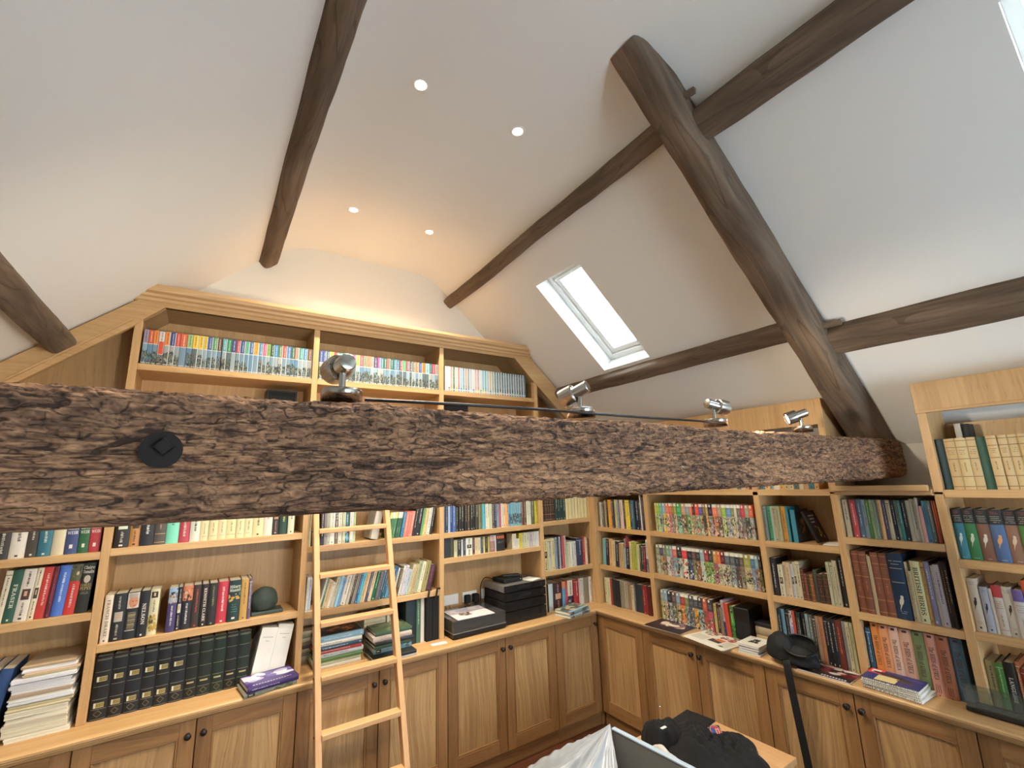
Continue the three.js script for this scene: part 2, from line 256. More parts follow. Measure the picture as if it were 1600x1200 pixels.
// ------------------------------------------------------------------ fitted bookcases
const WT = 0.737, FZ = -0.11, BZ = -0.36, FX = 0.11, BX = 0.36, TK = 0.03;     // worktop top, shelf front and back planes
{
  const c = thing('bookcase', 'tall fitted oak bookcase with moulded cornice against the gable wall', 'bookcase');
  const P = (n, g) => mesh(n, g, mat.oak, c);
  P('back_panel', prism([[-3.55, WT], [0.36, WT], [0.36, 1.83], [-0.44, 2.545], [-2.65, 2.545], [-3.55, 1.74]], BZ - 0.02, BZ, 'y'));
  const ups = [-2.67, -1.89, -1.122, -0.36];
  ups.forEach((x, i) => P('upright', wb(x - 0.015, x + 0.015, WT, i === 0 || i === 3 ? 2.47 : 2.5, BZ, FZ, 'y')));
  const shelf = (x0, x1, y, z1 = FZ) => P('shelf', wb(x0, x1, y - TK, y, BZ, z1 - 0.001, 'x'));
  const bays = [[-3.5, -2.685, [1.15, 1.385, 1.66, 1.95]], [-2.655, -1.905, [1.02, 1.393, 1.66, 1.99, 2.209]], [-1.875, -1.137, [1.005, 1.32, 1.66, 1.99, 2.209]], [-1.107, -0.375, [1.173, 1.32, 1.66, 1.99, 2.209]], [-0.345, 0.098, [1.0, 1.33, 1.66]]];
  for (const [a, b, ys] of bays) for (const y of ys) shelf(a, b, y);
  shelf(-2.655, -0.375, 2.523);
  // head frame, cornice and raked trims that follow the roof
  P('head_rail', wb(-2.60, -0.46, 2.493, 2.53, FZ - 0.02, FZ + 0.004, 'x'));
  const rakeL = (x, d) => [x, yL(x) - 0.012 - d], rakeR = (x, d) => [x, yR(x) - 0.012 - d];
  P('raked_trim', prism([rakeL(-3.5, 0), rakeL(-2.67, 0), [-2.60, 2.53], [-2.575, 2.497], [-2.655, 2.42], rakeL(-2.69, 0.13), rakeL(-3.5, 0.13)], FZ - 0.02, FZ + 0.006, 'x', 0.002));
  P('raked_trim', prism([[-0.46, 2.53], rakeR(-0.40, 0), rakeR(0.32, 0), rakeR(0.32, 0.16), rakeR(-0.335, 0.16), [-0.375, 2.33], [-0.546, 2.495]], FZ - 0.02, FZ + 0.006, 'x', 0.002));
  P('trim_bead', prism([rakeL(-3.5, 0.088), rakeL(-2.69, 0.088), rakeL(-2.69, 0.1), rakeL(-3.5, 0.1)], FZ + 0.004, FZ + 0.014, 'x', 0.002));
  P('corner_fillet', prism([[-2.654, 2.42], [-2.654, 2.5], [-2.57, 2.5]], BZ, FZ - 0.02, 'x'));
  P('corner_fillet', prism([[-0.376, 2.335], [-0.376, 2.5], [-0.546, 2.5]], BZ, FZ - 0.02, 'x'));
  const cor = [[0.004, 2.512], [0.012, 2.518], [0.014, 2.53], [0.026, 2.536], [0.03, 2.548], [0.046, 2.556], [0.052, 2.572], [0.052, 2.588], [-0.03, 2.588], [-0.03, 2.512]];
  const cg = new THREE.BufferGeometry(), cp = [];
  for (let i = 0; i < cor.length; i++) { const a = cor[i], b = cor[(i + 1) % cor.length], x0 = (y) => -2.715 + (y - 2.512) * 0.45, x1 = (y) => -0.372 - (y - 2.512) * 0.1; const v = [[x0(a[1]), a[1], FZ + a[0]], [x1(a[1]), a[1], FZ + a[0]], [x1(b[1]), b[1], FZ + b[0]], [x0(b[1]), b[1], FZ + b[0]]]; cp.push(...v[0], ...v[2], ...v[1], ...v[0], ...v[3], ...v[2]); }
  for (const e of [0, 1]) { const tri = THREE.ShapeUtils.triangulateShape(cor.map((q) => new THREE.Vector2(...q)), []); for (const t of tri) for (const k of e ? t : [...t].reverse()) cp.push(e ? -0.372 - (cor[k][1] - 2.512) * 0.1 : -2.715 + (cor[k][1] - 2.512) * 0.45, cor[k][1], FZ + cor[k][0]); }
  cg.setAttribute('position', new THREE.Float32BufferAttribute(cp, 3)); cg.computeVertexNormals(); P('cornice', metric(cg, 'x'));
  P('corner_post', wb(0.095, 0.125, WT, 1.83, FZ - 0.001, -0.057, 'y')); P('end_panel', wb(0.095, 0.11, WT, 1.83, BZ, FZ - 0.002, 'y'));
}
{
  const c = thing('bookcase', 'fitted oak bookcase under the eaves along the side wall', 'bookcase');
  const P = (n, g) => mesh(n, g, mat.oak, c);
  P('back_panel', wb(BX, BX + 0.018, WT, 1.53, -0.1, 2.75, 'y', 0)); P('back_panel', wb(BX - 0.02, BX - 0.005, 1.53, 1.80, -0.05, 1.54, 'y', 0)); P('back_panel', wb(BX - 0.02, BX - 0.005, 1.53, 1.80, 1.93, 2.75, 'y', 0));
  P('end_panel', wb(0.126, BX, WT, 1.5, -0.072, -0.057, 'y'));
  const up = (z, y1, back = BX) => P('upright', wb(FX, back, WT, y1, z - 0.015, z + 0.015, 'y'));
  [0.418, 1.17].forEach((z) => { up(z, 1.52); P('upright', wb(FX, 0.345, 1.53, 1.83, z - 0.015, z + 0.015, 'y')); });
  up(1.54, 1.52); up(1.915, 1.52);
  const gable = (z) => P('end_panel', prism([[FX, 1.51], [0.335, 1.51], [0.335, 1.845], [0.235, 1.945], [0.225, 1.965], [FX, 1.965]], z - 0.015, z + 0.015, 'y', 0.001));
  gable(1.54); gable(1.917);
  const shelf = (z0, z1, y, x1 = BX) => P('shelf', wb(FX + 0.001, x1, y - TK, y, z0, z1, 'z'));
  for (const [a, b, ys] of [[-0.055, 0.403, [1.265, 1.0]], [0.433, 1.155, [1.267, 1.007]], [1.185, 1.525, [1.27, 1.005]], [1.555, 1.9, [1.317, 1.0]], [1.93, 2.7, [1.263, 1.007]]]) for (const y of ys) shelf(a, b, y);
  P('shelf', wb(FX, BX, 1.5, 1.53, -0.055, 1.525, 'z')); P('shelf', wb(FX, BX, 1.497, 1.527, 1.932, 2.7, 'z'));
  P('fascia', wb(FX - 0.002, FX + 0.016, 1.84, 1.965, -0.055, 1.526, 'y')); P('fascia', wb(FX - 0.002, FX + 0.016, 1.845, 1.965, 1.9, 2.7, 'y')); P('fascia_bead', wb(FX - 0.006, FX + 0.016, 1.838, 1.85, 1.9, 2.7, 'z'));
  P('top_board', wb(FX, 0.225, 1.95, 1.966, -0.05, 1.525, 'z', 0)); P('top_board', wb(FX, 0.225, 1.95, 1.966, 1.932, 2.7, 'z', 0));
  P('low_top', wb(0.1, 0.48, 1.505, 1.53, 1.556, 1.9, 'z')); P('low_top_moulding', [wb(0.078, 0.1, 1.522, 1.548, 1.545, 1.893, 'z', 0.004), wb(0.092, 0.112, 1.508, 1.522, 1.55, 1.9, 'z', 0.003)]);
}
// ------------------------------------------------------------------ worktop and base cabinets
{
  const t = thing('worktop', 'continuous L-shaped oak worktop with moulded front edge', 'worktop');
  mesh('slab', wb(-3.56, 0.375, WT - 0.03, WT, -0.385, 0.012, 'x'), mat.oak, t); mesh('slab', wb(-0.012, 0.375, WT - 0.03, WT, 0.012, 4.3, 'z'), mat.oak, t);
  const pr = [[0.012, WT - 0.001], [0.022, WT - 0.001], [0.028, WT - 0.006], [0.028, WT - 0.014], [0.021, WT - 0.019], [0.021, WT - 0.023], [0.016, WT - 0.027], [0.011, WT - 0.036], [0.002, WT - 0.04], [0.002, WT - 0.03], [0.012, WT - 0.03]];
  const run = (f, n) => { const p = []; for (let i = 0; i < pr.length; i++) { const a = pr[i], b = pr[(i + 1) % pr.length], [A, B] = f(a), [C, D] = f(b); p.push(...A, ...C, ...B, ...B, ...C, ...D); } const g = new THREE.BufferGeometry(); g.setAttribute('position', new THREE.Float32BufferAttribute(p, 3)); g.computeVertexNormals(); mesh('edge_moulding', metric(g, n), mat.oak, t); };
  run(([d, y]) => [[-3.56, y, d], [-d, y, d]], 'x'); run(([d, y]) => [[-d, y, d], [-d, y, 4.3]], 'z');
}
// a door in local space: x 0..w, front at z = 0
function buildDoor(parent, w, knobRight) {
  const d = new THREE.Group(); d.name = 'door'; parent.add(d);
  const y0 = 0.1, y1 = 0.696, st = 0.056, P = (n, g, m = mat.door) => mesh(n, g, m, d);
  P('stile', wb(0.001, st, y0, y1, -0.02, 0, 'y')); P('stile', wb(w - st, w - 0.001, y0, y1, -0.02, 0, 'y'));
  P('rail', wb(st, w - st, y1 - 0.058, y1, -0.02, -0.0005, 'x')); P('rail', wb(st, w - st, y0, y0 + 0.066, -0.02, -0.0005, 'x'));
  P('panel', wb(st - 0.002, w - st + 0.002, y0 + 0.06, y1 - 0.055, -0.018, -0.011, 'y', 0), mat.doorPanel);
  const a = st, b = w - st, c = y0 + 0.066, e = y1 - 0.058, k = 0.009;
  P('bead', [wb(a, b, e - k, e, -0.012, -0.002, 'x', 0.003), wb(a, b, c, c + k, -0.012, -0.002, 'x', 0.003), wb(a, a + k, c + k, e - k, -0.012, -0.002, 'y', 0.003), wb(b - k, b, c + k, e - k, -0.012, -0.002, 'y', 0.003)]);
  if (knobRight !== null) { const g = lathe([[0, 0.026], [0.008, 0.0255], [0.0125, 0.021], [0.0125, 0.016], [0.006, 0.011], [0.005, 0.003], [0.009, 0.001], [0.009, 0]], 22).rotateX(Math.PI / 2); const m = P('knob', g, mat.knob); m.position.set(knobRight ? w - 0.026 : 0.026, 0.642, 0); }
  return d;
}
function cabinet(label, wall, a, b, doors, group) {
  const g = thing('base_cabinet', label, 'cabinet', wall === 'b' ? [a, 0, 0] : [0, 0, a], wall === 'b' ? 0 : -Math.PI / 2, group), w = b - a;
  mesh('body', wb(0.0005, w - 0.0005, 0.088, WT - 0.042, -0.36, -0.022, 'y', 0), mat.door, g);
  mesh('plinth', wb(0.0005, w - 0.0005, FL, 0.096, -0.036, -0.018, 'x'), mat.door, g);
  if (doors.length === 1 && wall === 'b') mesh('corner_filler', wb(w, w + 0.03, FL, 0.69, -0.03, -0.0125, 'y', 0), mat.door, g);
  const n = doors.length; doors.forEach((k, i) => { const d = buildDoor(g, w / n - 0.002, k); d.position.x = i * w / n + 0.001; });
  return g;
}
cabinet('oak base cabinet at the outer end, below the paper stack', 'b', -3.433, -2.669, [true, false], 'base cabinets');
cabinet('two-door oak base cabinet below the dark green albums', 'b', -2.669, -1.904, [true, false], 'base cabinets');
cabinet('two-door oak base cabinet directly behind the ladder', 'b', -1.904, -1.138, [true, false], 'base cabinets');
cabinet('two-door oak base cabinet below the record player and hi-fi', 'b', -1.138, -0.374, [true, false], 'base cabinets');
cabinet('narrow single-door oak base cabinet, hi-fi side of the corner', 'b', -0.374, -0.002, [true], 'base cabinets');
cabinet('narrow single-door oak base cabinet, newspaper side of the corner', 'r', 0.002, 0.394, [null], 'base cabinets');
cabinet('two-door oak base cabinet below the open newspaper', 'r', 0.394, 1.152, [true, false], 'base cabinets');
cabinet('two-door oak base cabinet with black strap hanging over it', 'r', 1.152, 1.899, [true, false], 'base cabinets');
cabinet('oak base cabinet below the clear plastic lid at the edge', 'r', 1.899, 2.655, [true, false], 'base cabinets');

// ------------------------------------------------------------------ ladder
{
  const l = thing('ladder', 'pale wooden library ladder leaning against the back bookcase', 'ladder');
  const zAt = (y) => -0.09 + (1.495 - y) * 0.322, ang = Math.atan(0.322), len = 1.53 / Math.cos(ang);
  for (const x of [-1.853, -1.482]) {
    const m = mesh('stile', wb(-0.014, 0.014, 0, len, -0.022, 0.022, 'y', 0.004), mat.pine, l); m.position.set(x, FL + 0.007, zAt(FL) + 0.01); m.rotation.x = -ang;
  }
  for (let y = 0.175; y < 1.5; y += 0.2042) {
    const m = mesh('rung', wb(-1.842, -1.493, -0.011, 0.011, -0.03, 0.024, 'x', 0.004), mat.pine, l); m.position.set(0, y, zAt(y) + 0.022);
    for (const s of [-1, 1]) { const b = mesh('screw_cap', cyl(0.004, 0.004, 0.004, 0, 0, 0, 10).rotateZ(Math.PI / 2), mat.iron, l); b.position.set(s < 0 ? -1.868 : -1.467, y, zAt(y) + 0.015); }
  }
}
// ------------------------------------------------------------------ lamps
const BULB = M({ color: 0xffffff, emissive: SPOT_COLOR, emissiveIntensity: 14 });
for (const z of LAMP_Z) LAMP_X.forEach((x, i) => {
  const seen = z < 1.5;
  const d = thing('downlight', seen ? ['recessed ceiling downlight ' + (z > 1 ? 'with the largest glare, beside the purlin' : 'near the gable wall, beside the purlin'), 'recessed ceiling downlight ' + (z > 1 ? 'nearer the rafter top' : 'near the gable wall, closest to the roof window')][i] : `recessed ceiling downlight ${i ? 'on the roof window side' : 'on the far side'}, ${z < 3 ? 'just past' : 'well beyond'} the tie beam`, 'downlight', [x, CEIL, z], 0, 'ceiling downlights');
  mesh('trim_ring', lathe([[0.022, 0.0], [0.024, -0.004], [0.032, -0.003], [0.035, 0.0005]], 32), mat.white, d);
  mesh('lamp', cyl(0.02, 0.02, 0.003, 0, -0.0012, 0, 24), BULB, d);
  const s = new THREE.SpotLight(SPOT_COLOR, SPOT, 0, 1.12, 1, 2); s.position.set(x, CEIL - 0.012, z); s.target.position.set(x, 0, z); s.castShadow = true; s.shadow.radius = 1.2; s.shadow.mapSize.set(1024, 1024);
  scene.add(s, s.target);
});
{
  const look = (dir) => new THREE.Quaternion().setFromUnitVectors(new THREE.Vector3(0, 1, 0), new THREE.Vector3(...dir).normalize());
  const lamps = [[-2.153, [-0.1, -0.04, -0.99], 'leftmost steel spotlight on tie beam, seen end on before the top shelf'], [-1.555, [-0.36, -0.34, -0.87], 'second steel spotlight on tie beam, before the lower purlin'], [-0.957, [0.9, -0.2, 0.25], 'steel spotlight on tie beam with head held level'], [-0.354, [-0.56, -0.26, -0.62], 'steel spotlight on tie beam tilted down towards the timber']];
  lamps.forEach(([x, dir, label], i) => {
    const g = thing('beam_spotlight', label, 'spotlight', [x, 1.772, 1.655], 0, 'spotlights along the tie beam'); g.scale.setScalar(1.14);
    mesh('base', lathe([[0, 0.022], [0.030, 0.022], [0.0325, 0.0205], [0.0325, 0], [0, 0]], 40), mat.nickel, g);
    mesh('stem', cyl(0.0055, 0.0055, 0.03, 0, 0.036, 0, 16), mat.nickel, g);
    const h = mesh('head', lathe([[0, -0.024], [0.012, -0.024], [0.0145, -0.021], [0.0145, 0.012], [0.0215, 0.013], [0.0228, 0.015], [0.0228, 0.046], [0.0205, 0.047], [0.0195, 0.04], [0, 0.038]], 36), mat.nickel, g);
    h.position.y = 0.064; h.quaternion.copy(look(dir));
    const d = new THREE.Vector3(...dir).normalize();
    const b = mesh('bulb', cyl(0.0185, 0.0185, 0.002, 0, 0.0405, 0, 20), BULB, g); b.position.y = 0.064; b.quaternion.copy(h.quaternion);
    const s = new THREE.SpotLight(SPOT_COLOR, BEAM_LAMP * (i === 2 ? 0.72 : 1), 0, 1.08, 1, 2); s.position.set(x, 1.772 + 0.073, 1.655).addScaledVector(d, 0.06); s.target.position.copy(s.position).add(d); s.castShadow = true; s.shadow.radius = 0.9; scene.add(s, s.target);
  });
}
single('lamp_flex', 'thin black flex lying along the top of the tie beam', 'cable', tube([[-2.12, 1.775, 1.69], [-1.95, 1.772, 1.725], [-1.75, 1.773, 1.73], [-1.6, 1.778, 1.7], [-1.4, 1.773, 1.725], [-1.15, 1.774, 1.725], [-1.0, 1.778, 1.69]], 0.0032, 80), mat.black);

// ------------------------------------------------------------------ books: kind, left edge, thickness, height, lean, style, colour, second colour, lettering
const ROWS = {
  T1: ['b', 2.209, `2 -2.6471 .0191 .17 0 g 9a8ea8 -;2 -2.6274 .0181 .17 0 g d9622f -;2 -2.6088 .0183 .17 0 g ee9040 -;2 -2.5898 .023 .17 0 G 7a8496 d8542c;2 -2.5662 .0199 .17 0 g ee8a3a -;2 -2.5458 .0213 .17 0 g 34467e -;2 -2.5239 .018 .17 0 g d04a48 -;2 -2.5053 .0264 .17 0 g d8683a -;2 -2.4783 .022 .17 0 g 9cc08a -;2 -2.4558 .0223 .17 0 g f0c53a -;2 -2.4329 .0213 .17 0 g ecc63c -;2 -2.411 .0154 .17 0 g e0c23c -;2 -2.3951 .0217 .17 0 g 3e5a90 -;2 -2.3727 .0195 .17 0 g 4f9a58 -;2 -2.3527 .0171 .17 0 g 6a4a35 -;2 -2.3317 .0185 .17 0 g 5aa0a8 -;2 -2.3125 .02 .17 0 g 2f8a5c -;2 -2.292 .0202 .17 0 g 46487a -;2 -2.2712 .0178 .17 0 g b04c48 -;2 -2.2528 .0206 .17 0 g 35508a -;2 -2.2317 .0195 .17 0 g 6ab08e -;2 -2.2116 .0197 .17 0 g 4a6fa0 -;2 -2.1913 .0226 .17 0 g f2a43c -;2 -2.1682 .0187 .17 0 g 5a8ab0 -;2 -2.1489 .0175 .17 0 g f05a80 -;2 -2.1308 .0162 .17 0 g 8ab05a -;2 -2.114 .0178 .17 0 g 1e4a32 -;2 -2.0957 .0179 .17 0 g 3f86b8 -;2 -2.0772 .021 .17 0 g 5a7a4a -;2 -2.0556 .0212 .17 0 g d84a48 -;2 -2.0339 .0199 .17 0 g 4a7ab0 -;2 -2.0134 .0201 .17 0 g 3a6a50 -;2 -1.9926 .0188 .17 0 g f09080 -;2 -1.9733 .0205 .17 0 g 3a9088 -;2 -1.9522 .0207 .17 0 g 3a88a8 -;2 -1.9309 .0239 .17 0 g 7a5a44 -`],
  T2: ['b', 2.209, `2 -1.8682 .0194 .17 0 g 44609a -;2 -1.8483 .017 .17 0 g 4a5a90 -;2 -1.8307 .0197 .17 0 g 4a6a7a -;2 -1.8104 .0199 .17 0 g e8d040 -;2 -1.7899 .0226 .17 0 g d0484a -;2 -1.7667 .0216 .17 0 g 4a9a6a -;2 -1.7446 .0205 .17 0 g 188a72 -;2 -1.7236 .022 .17 0 g c83a5a -;2 -1.701 .0209 .17 0 g 7a9a5a -;2 -1.6795 .0157 .17 0 g b04a9a -;2 -1.6633 .0198 .17 0 g a0c050 -;2 -1.6429 .02 .17 0 g d05058 -;2 -1.6223 .0188 .17 0 g 8a9a80 -;2 -1.6029 .0218 .17 0 g e88a70 -;2 -1.5806 .0191 .17 0 g e0988a -;2 -1.5609 .0235 .17 0 g 4a4060 -;2 -1.5367 .0177 .17 0 g e04a9a -;2 -1.5186 .0182 .17 0 g 4a7a88 -;2 -1.4998 .0198 .17 0 g 3a6a5a -;2 -1.4794 .02 .17 0 g d87068 -;2 -1.4588 .0187 .17 0 g 2a6a5a -;2 -1.4395 .0188 .17 0 g 2f7088 -;2 -1.4201 .019 .17 0 g 3a7090 -;2 -1.4006 .0222 .17 0 g 8a4a48 -;2 -1.3778 .0209 .17 0 g 4a9a5a -;2 -1.3564 .021 .17 0 g d04868 -;2 -1.3348 .0181 .17 0 g 4a4a48 -;2 -1.3161 .0198 .17 0 g 6a6a60 -;2 -1.2957 .0231 .17 0 g d8703a -;2 -1.272 .0218 .17 0 g 3a5080 -;2 -1.2498 .022 .17 0 g d87a3a -;2 -1.2272 .0254 .17 0 g 88c8c8 -;2 -1.2012 .0174 .17 0 g 2a7068 -;2 -1.1832 .0225 .17 0 g c03850 -;2 -1.1601 .0211 .17 0 g a8a0a0 -`],
  T3: ['b', 2.209, `2 -1.09 .017 .168 0 w d8d0dc -;2 -1.0724 .0171 .168 0 w e8e0e0 -;2 -1.0547 .0172 .168 0 w d89a80 -;2 -1.0368 .0173 .168 0 w 3f7a58 -;2 -1.0189 .0175 .168 0 w e0c0b8 -;2 -1.0009 .0176 .168 0 w d87a70 -;2 -.9827 .0177 .168 0 w 9ac0d8 -;2 -.9644 .0178 .168 0 w 7aa0c8 -;2 -.946 .0179 .168 0 w c8a070 -;2 -.9274 .0181 .168 0 w 8a9aa0 -;2 -.9088 .0182 .168 0 w b8c0c0 -;2 -.89 .0183 .168 0 w d0d8d8 -;2 -.871 .0184 .168 0 w d8a8a0 -;2 -.852 .0186 .168 0 w c89890 -;2 -.8328 .0187 .168 0 w d8dce0 -;2 -.8135 .0188 .168 0 w 8ac0d8 -;2 -.7941 .019 .168 0 w 7ab8b8 -;2 -.7745 .0191 .168 0 w a8c0c8 -;2 -.7548 .0192 .168 0 w d8b880 -;2 -.7349 .0194 .168 0 w 9ab0a0 -;2 -.7149 .0195 .168 0 w 6a8a80 -;2 -.6948 .0197 .168 0 w 5a7a7a -;2 -.6745 .0198 .168 0 w 5a7478 -;2 -.6541 .02 .168 0 w 4f6a70 -;2 -.6336 .0201 .168 0 w 688088 -;2 -.6129 .0202 .168 0 w 506c74 -;2 -.592 .0204 .168 0 w 5a7880 -;2 -.571 .0205 .168 0 w 486068 -;2 -.5499 .0207 .168 0 w 6a8088 -;2 -.5286 .0209 .168 0 w 5a7078 -;2 -.5071 .021 .168 0 w 4c6870 -;2 -.4855 .0212 .168 0 w 587078 -;2 -.4638 .0213 .168 0 w 5a7880 -`],
  B0u: ['b', 1.385, `0 -3.0035 .04 .19 0 b 2a2622 6a5848;0 -2.9629 .0452 .19 0 l ded8cc -;0 -2.9171 .035 .19 0 l 4a4038 -;0 -2.8815 .0387 .19 0 l 2f7080 -;0 -2.8422 .0382 .19 0 p d8ccae -;0 -2.8034 .0391 .19 0 x 3f4a7c e8a050 ALISON|WEIR;0 -2.7637 .0337 .19 0 x 2f6a42 e8b060 ALISON|WEIR;0 -2.7294 .0344 .19 0 x c23c40 f0c070 ALISON|WEIR`],
  B0m: ['b', 1.15, `0 -2.9668 .0191 .191 3 l d8d0b4 -;0 -2.947 .0301 .191 3 v 1f5240 - FRASER;0 -2.9163 .0363 .191 3 s d8d2c8 4a3020;0 -2.8794 .0183 .191 3 s e0d4b8 3a3430;0 -2.8605 .0316 .191 3 l cc3a34 f0e0d8;0 -2.8284 .0137 .191 3 l 5a1a2a d04a70;0 -2.814 .0352 .191 3 l 4a78cc d8e4f4;0 -2.7783 .0336 .191 3 b c83830 5a5a40;0 -2.7441 .0389 .191 3 x 22241f e8e0d0 Claire|Tomalin`],
  B1u: ['b', 1.393, `0 -2.6498 .0488 .189 0 s 1e2226 e8e4d8;0 -2.6004 .0362 .189 0 s c0864a 3a2a20;0 -2.5636 .0496 .189 0 l 20242a e8e4dc;0 -2.5135 .0409 .189 0 d 57504a d8b070;0 -2.4719 .0464 .189 0 l 7fdcc0 2a6a60;0 -2.425 .0412 .189 0 b b84450 8a9060;0 -2.3832 .0377 .189 0 l dcdcd0 -;0 -2.3455 .0348 .189 0 t e8d8ac e8905a;0 -2.3101 .0343 .189 0 t e8d8ac 5a8a3a;0 -2.2752 .034 .189 0 t e8d8ac 9a6a38;0 -2.2406 .0406 .189 0 t e4dcac 9ac040;0 -2.1994 .0339 .189 0 t e4dcac 2f6a68;0 -2.1649 .0345 .189 0 t e4dcb0 2a3a50;0 -2.1298 .0461 .189 0 l e8d8a8 -;0 -2.083 .0392 .189 0 l e4dcd0 d05a40;0 -2.0433 .0301 .189 0 s 2a2a36 c89060;0 -2.0125 .0389 .189 0 l 1c4238 e0d850;0 -1.973 .0295 .189 0 l d4d4bc -`],
  B1m: ['b', 1.02, `0 -2.65 .027 .185 0 v ded4c0 5a5048 FRANCIS DRAKE;0 -2.6224 .0431 .185 0 s 1a1e24 b8b0a0;0 -2.5788 .0442 .185 0 f 1c222a c88a68;0 -2.534 .033 .185 0 v 181c22 e8e4d8 NELSON;0 -2.5004 .0337 .185 0 c d8cfae b89a48;0 -2.4343 .0318 .181 0 b 453a70 9ab8d8;0 -2.4019 .018 .181 0 s 23232a d8d0c0;0 -2.3833 .0371 .181 0 b 1f2430 d07a58;0 -2.3457 .0319 .181 0 l 3a2a26 c04a30;0 -2.3131 .028 .181 0 v 241e20 e8e0d0 KENNETH CLARK;0 -2.2846 .0346 .181 0 l 262228 8a9a60;0 -2.2495 .0431 .181 0 l c83a4a f4e4e0;0 -2.2059 .049 .181 0 x 1c3a3c e8e4d0 Hilary|Mantel;0 -2.1564 .0304 .181 0 l c89a50 6a4a20;0 -2.1254 .0143 .181 0 l 6a5a70 e8e4e0`],
  B1l: ['b', 0.735, `5 -2.651 .0541 .236 0 A 0a0b0e -;5 -2.5963 .0485 .236 0 A 0a0b0e -;5 -2.5473 .0514 .236 0 A 0c131d -;5 -2.4954 .0466 .236 0 A 0b1018 -;5 -2.4482 .0494 .236 0 A 0b0f14 -;5 -2.3982 .0529 .236 0 A 0c121a -;5 -2.3447 .0459 .236 0 a 0a130f -;5 -2.2982 .0517 .236 0 a 0b1e18 -;5 -2.246 .0483 .236 0 a 0c2418 -;5 -2.1971 .0481 .236 0 a 090e0c -;5 -2.1484 .0494 .236 0 a 0c2217 -`],
  B2u: ['b', 1.32, `0 -1.873 .0136 .193 0 l dcdcc0 -;0 -1.8588 .0151 .185 0 p 1e1e20 -;0 -1.8142 .0194 .193 0 l 26262c -;0 -1.7942 .0155 .193 0 l 8a8490 -;0 -1.7781 .013 .193 0 l a8b4a0 -;0 -1.7645 .0246 .193 0 l dcdcd8 -;0 -1.7395 .0168 .193 0 b 6a6258 9aa0b0;0 -1.7221 .0203 .193 0 l dcdccc 3a3a3a;0 -1.7012 .0149 .193 0 l c8ccb0 3a3a30;0 -1.6858 .0221 .193 0 c 2f6a78 7ab8d0;0 -1.6632 .0166 .193 0 l e8dcd8 -;0 -1.646 .0153 .193 0 l b4c49a -;1 -1.456 .013 .143 10 t 2f6a4a d8d48a;1 -1.4424 .0168 .143 10 t 3a7a5a d8d8d0;1 -1.4251 .0156 .143 10 t 4a8a5a e0e080;1 -1.4087 .0158 .143 10 t 2f5a4a d8d4d0;1 -1.3924 .0133 .143 10 t 3a7a50 e0dcc8;1 -1.3785 .0173 .143 10 l 2f78a0 -;1 -1.3606 .0175 .143 10 l e88070 f8e0d0;1 -1.3426 .0163 .143 10 l e07060 f8e0d0;1 -1.3257 .0203 .143 10 l e88878 f8e0d0;1 -1.3048 .0179 .176 10 l 1c1a1e -;1 -1.2864 .0287 .181 10 l 1e1e22 -;1 -1.2571 .0129 .181 10 l 6aa070 -;1 -1.2437 .0156 .172 10 l e0dc80 -;1 -1.2274 .0131 .181 10 l e0c8a0 -;1 -1.2139 .0186 .181 10 l d8d8d0 -;1 -1.1947 .0187 .168 10 l 1e1e20 -`],
  B2m: ['b', 1.005, `1 -1.8692 .011 .164 2.0 l e0e0d8 -;1 -1.8576 .0126 .164 2.0 l b8c4d8 -;1 -1.8073 .0084 .16 14 l c8c4b8 -;1 -1.7983 .0099 .16 14 l 2a6a50 -;1 -1.7878 .0222 .135 14 l c0a880 -;1 -1.765 .0147 .123 14 l d0ccc0 -;1 -1.7497 .0195 .16 14 l b0a898 -;1 -1.7296 .0135 .16 14 l 8ac0d8 -;1 -1.7155 .0167 .139 14 l 7090b0 -;1 -1.6983 .028 .16 14 l d0ccbc 2a2a2a;1 -1.6697 .0138 .16 14 l b8b4a8 -;1 -1.6553 .0123 .16 14 l 3a3430 -;1 -1.6423 .0173 .16 14 l 8a8478 -;1 -1.6245 .0109 .16 14 l 2a5a90 -;1 -1.6129 .0159 .16 14 l 58b8d0 -;1 -1.5965 .0143 .16 14 l d0b080 -;1 -1.5815 .0095 .16 14 l e8c8a0 -;1 -1.5716 .0145 .16 14 l 4a4a60 -;1 -1.5565 .018 .16 14 l e0d0b0 -;1 -1.5379 .0233 .16 14 l 1f6a48 c8e0c8;1 -1.514 .0149 .16 14 l 8a7a88 -;1 -1.4984 .0116 .16 14 l 4a6a90 -;1 -1.4852 .0105 .16 14 l 2a5a68 -;1 -1.4741 .0135 .16 14 l 3a6a8a -;1 -1.46 .0153 .16 14 l 5a9ac0 -;1 -1.4442 .0154 .16 14 l 3a6aa8 e8e8f0;1 -1.4282 .0137 .16 14 l 2a5a88 -;1 -1.4138 .0102 .152 14 l e0e0d8 -;1 -1.403 .0157 .16 14 l 5a4a3a -;1 -1.3867 .0158 .16 14 l e8e8d8 -;1 -1.3703 .0178 .16 14 l d0d0e0 -;1 -1.3519 .0216 .135 14 l b8c8d0 -;1 -1.3297 .0181 .16 14 l c8c49a -;1 -1.311 .0164 .16 14 l c8b080 -;1 -1.294 .026 .168 14 l a8b090 -;1 -1.2673 .0206 .168 14 l f0ecd0 -;1 -1.2461 .0305 .168 14 l a09860 -;1 -1.215 .031 .143 14 l 4a2a40 c04a60`],
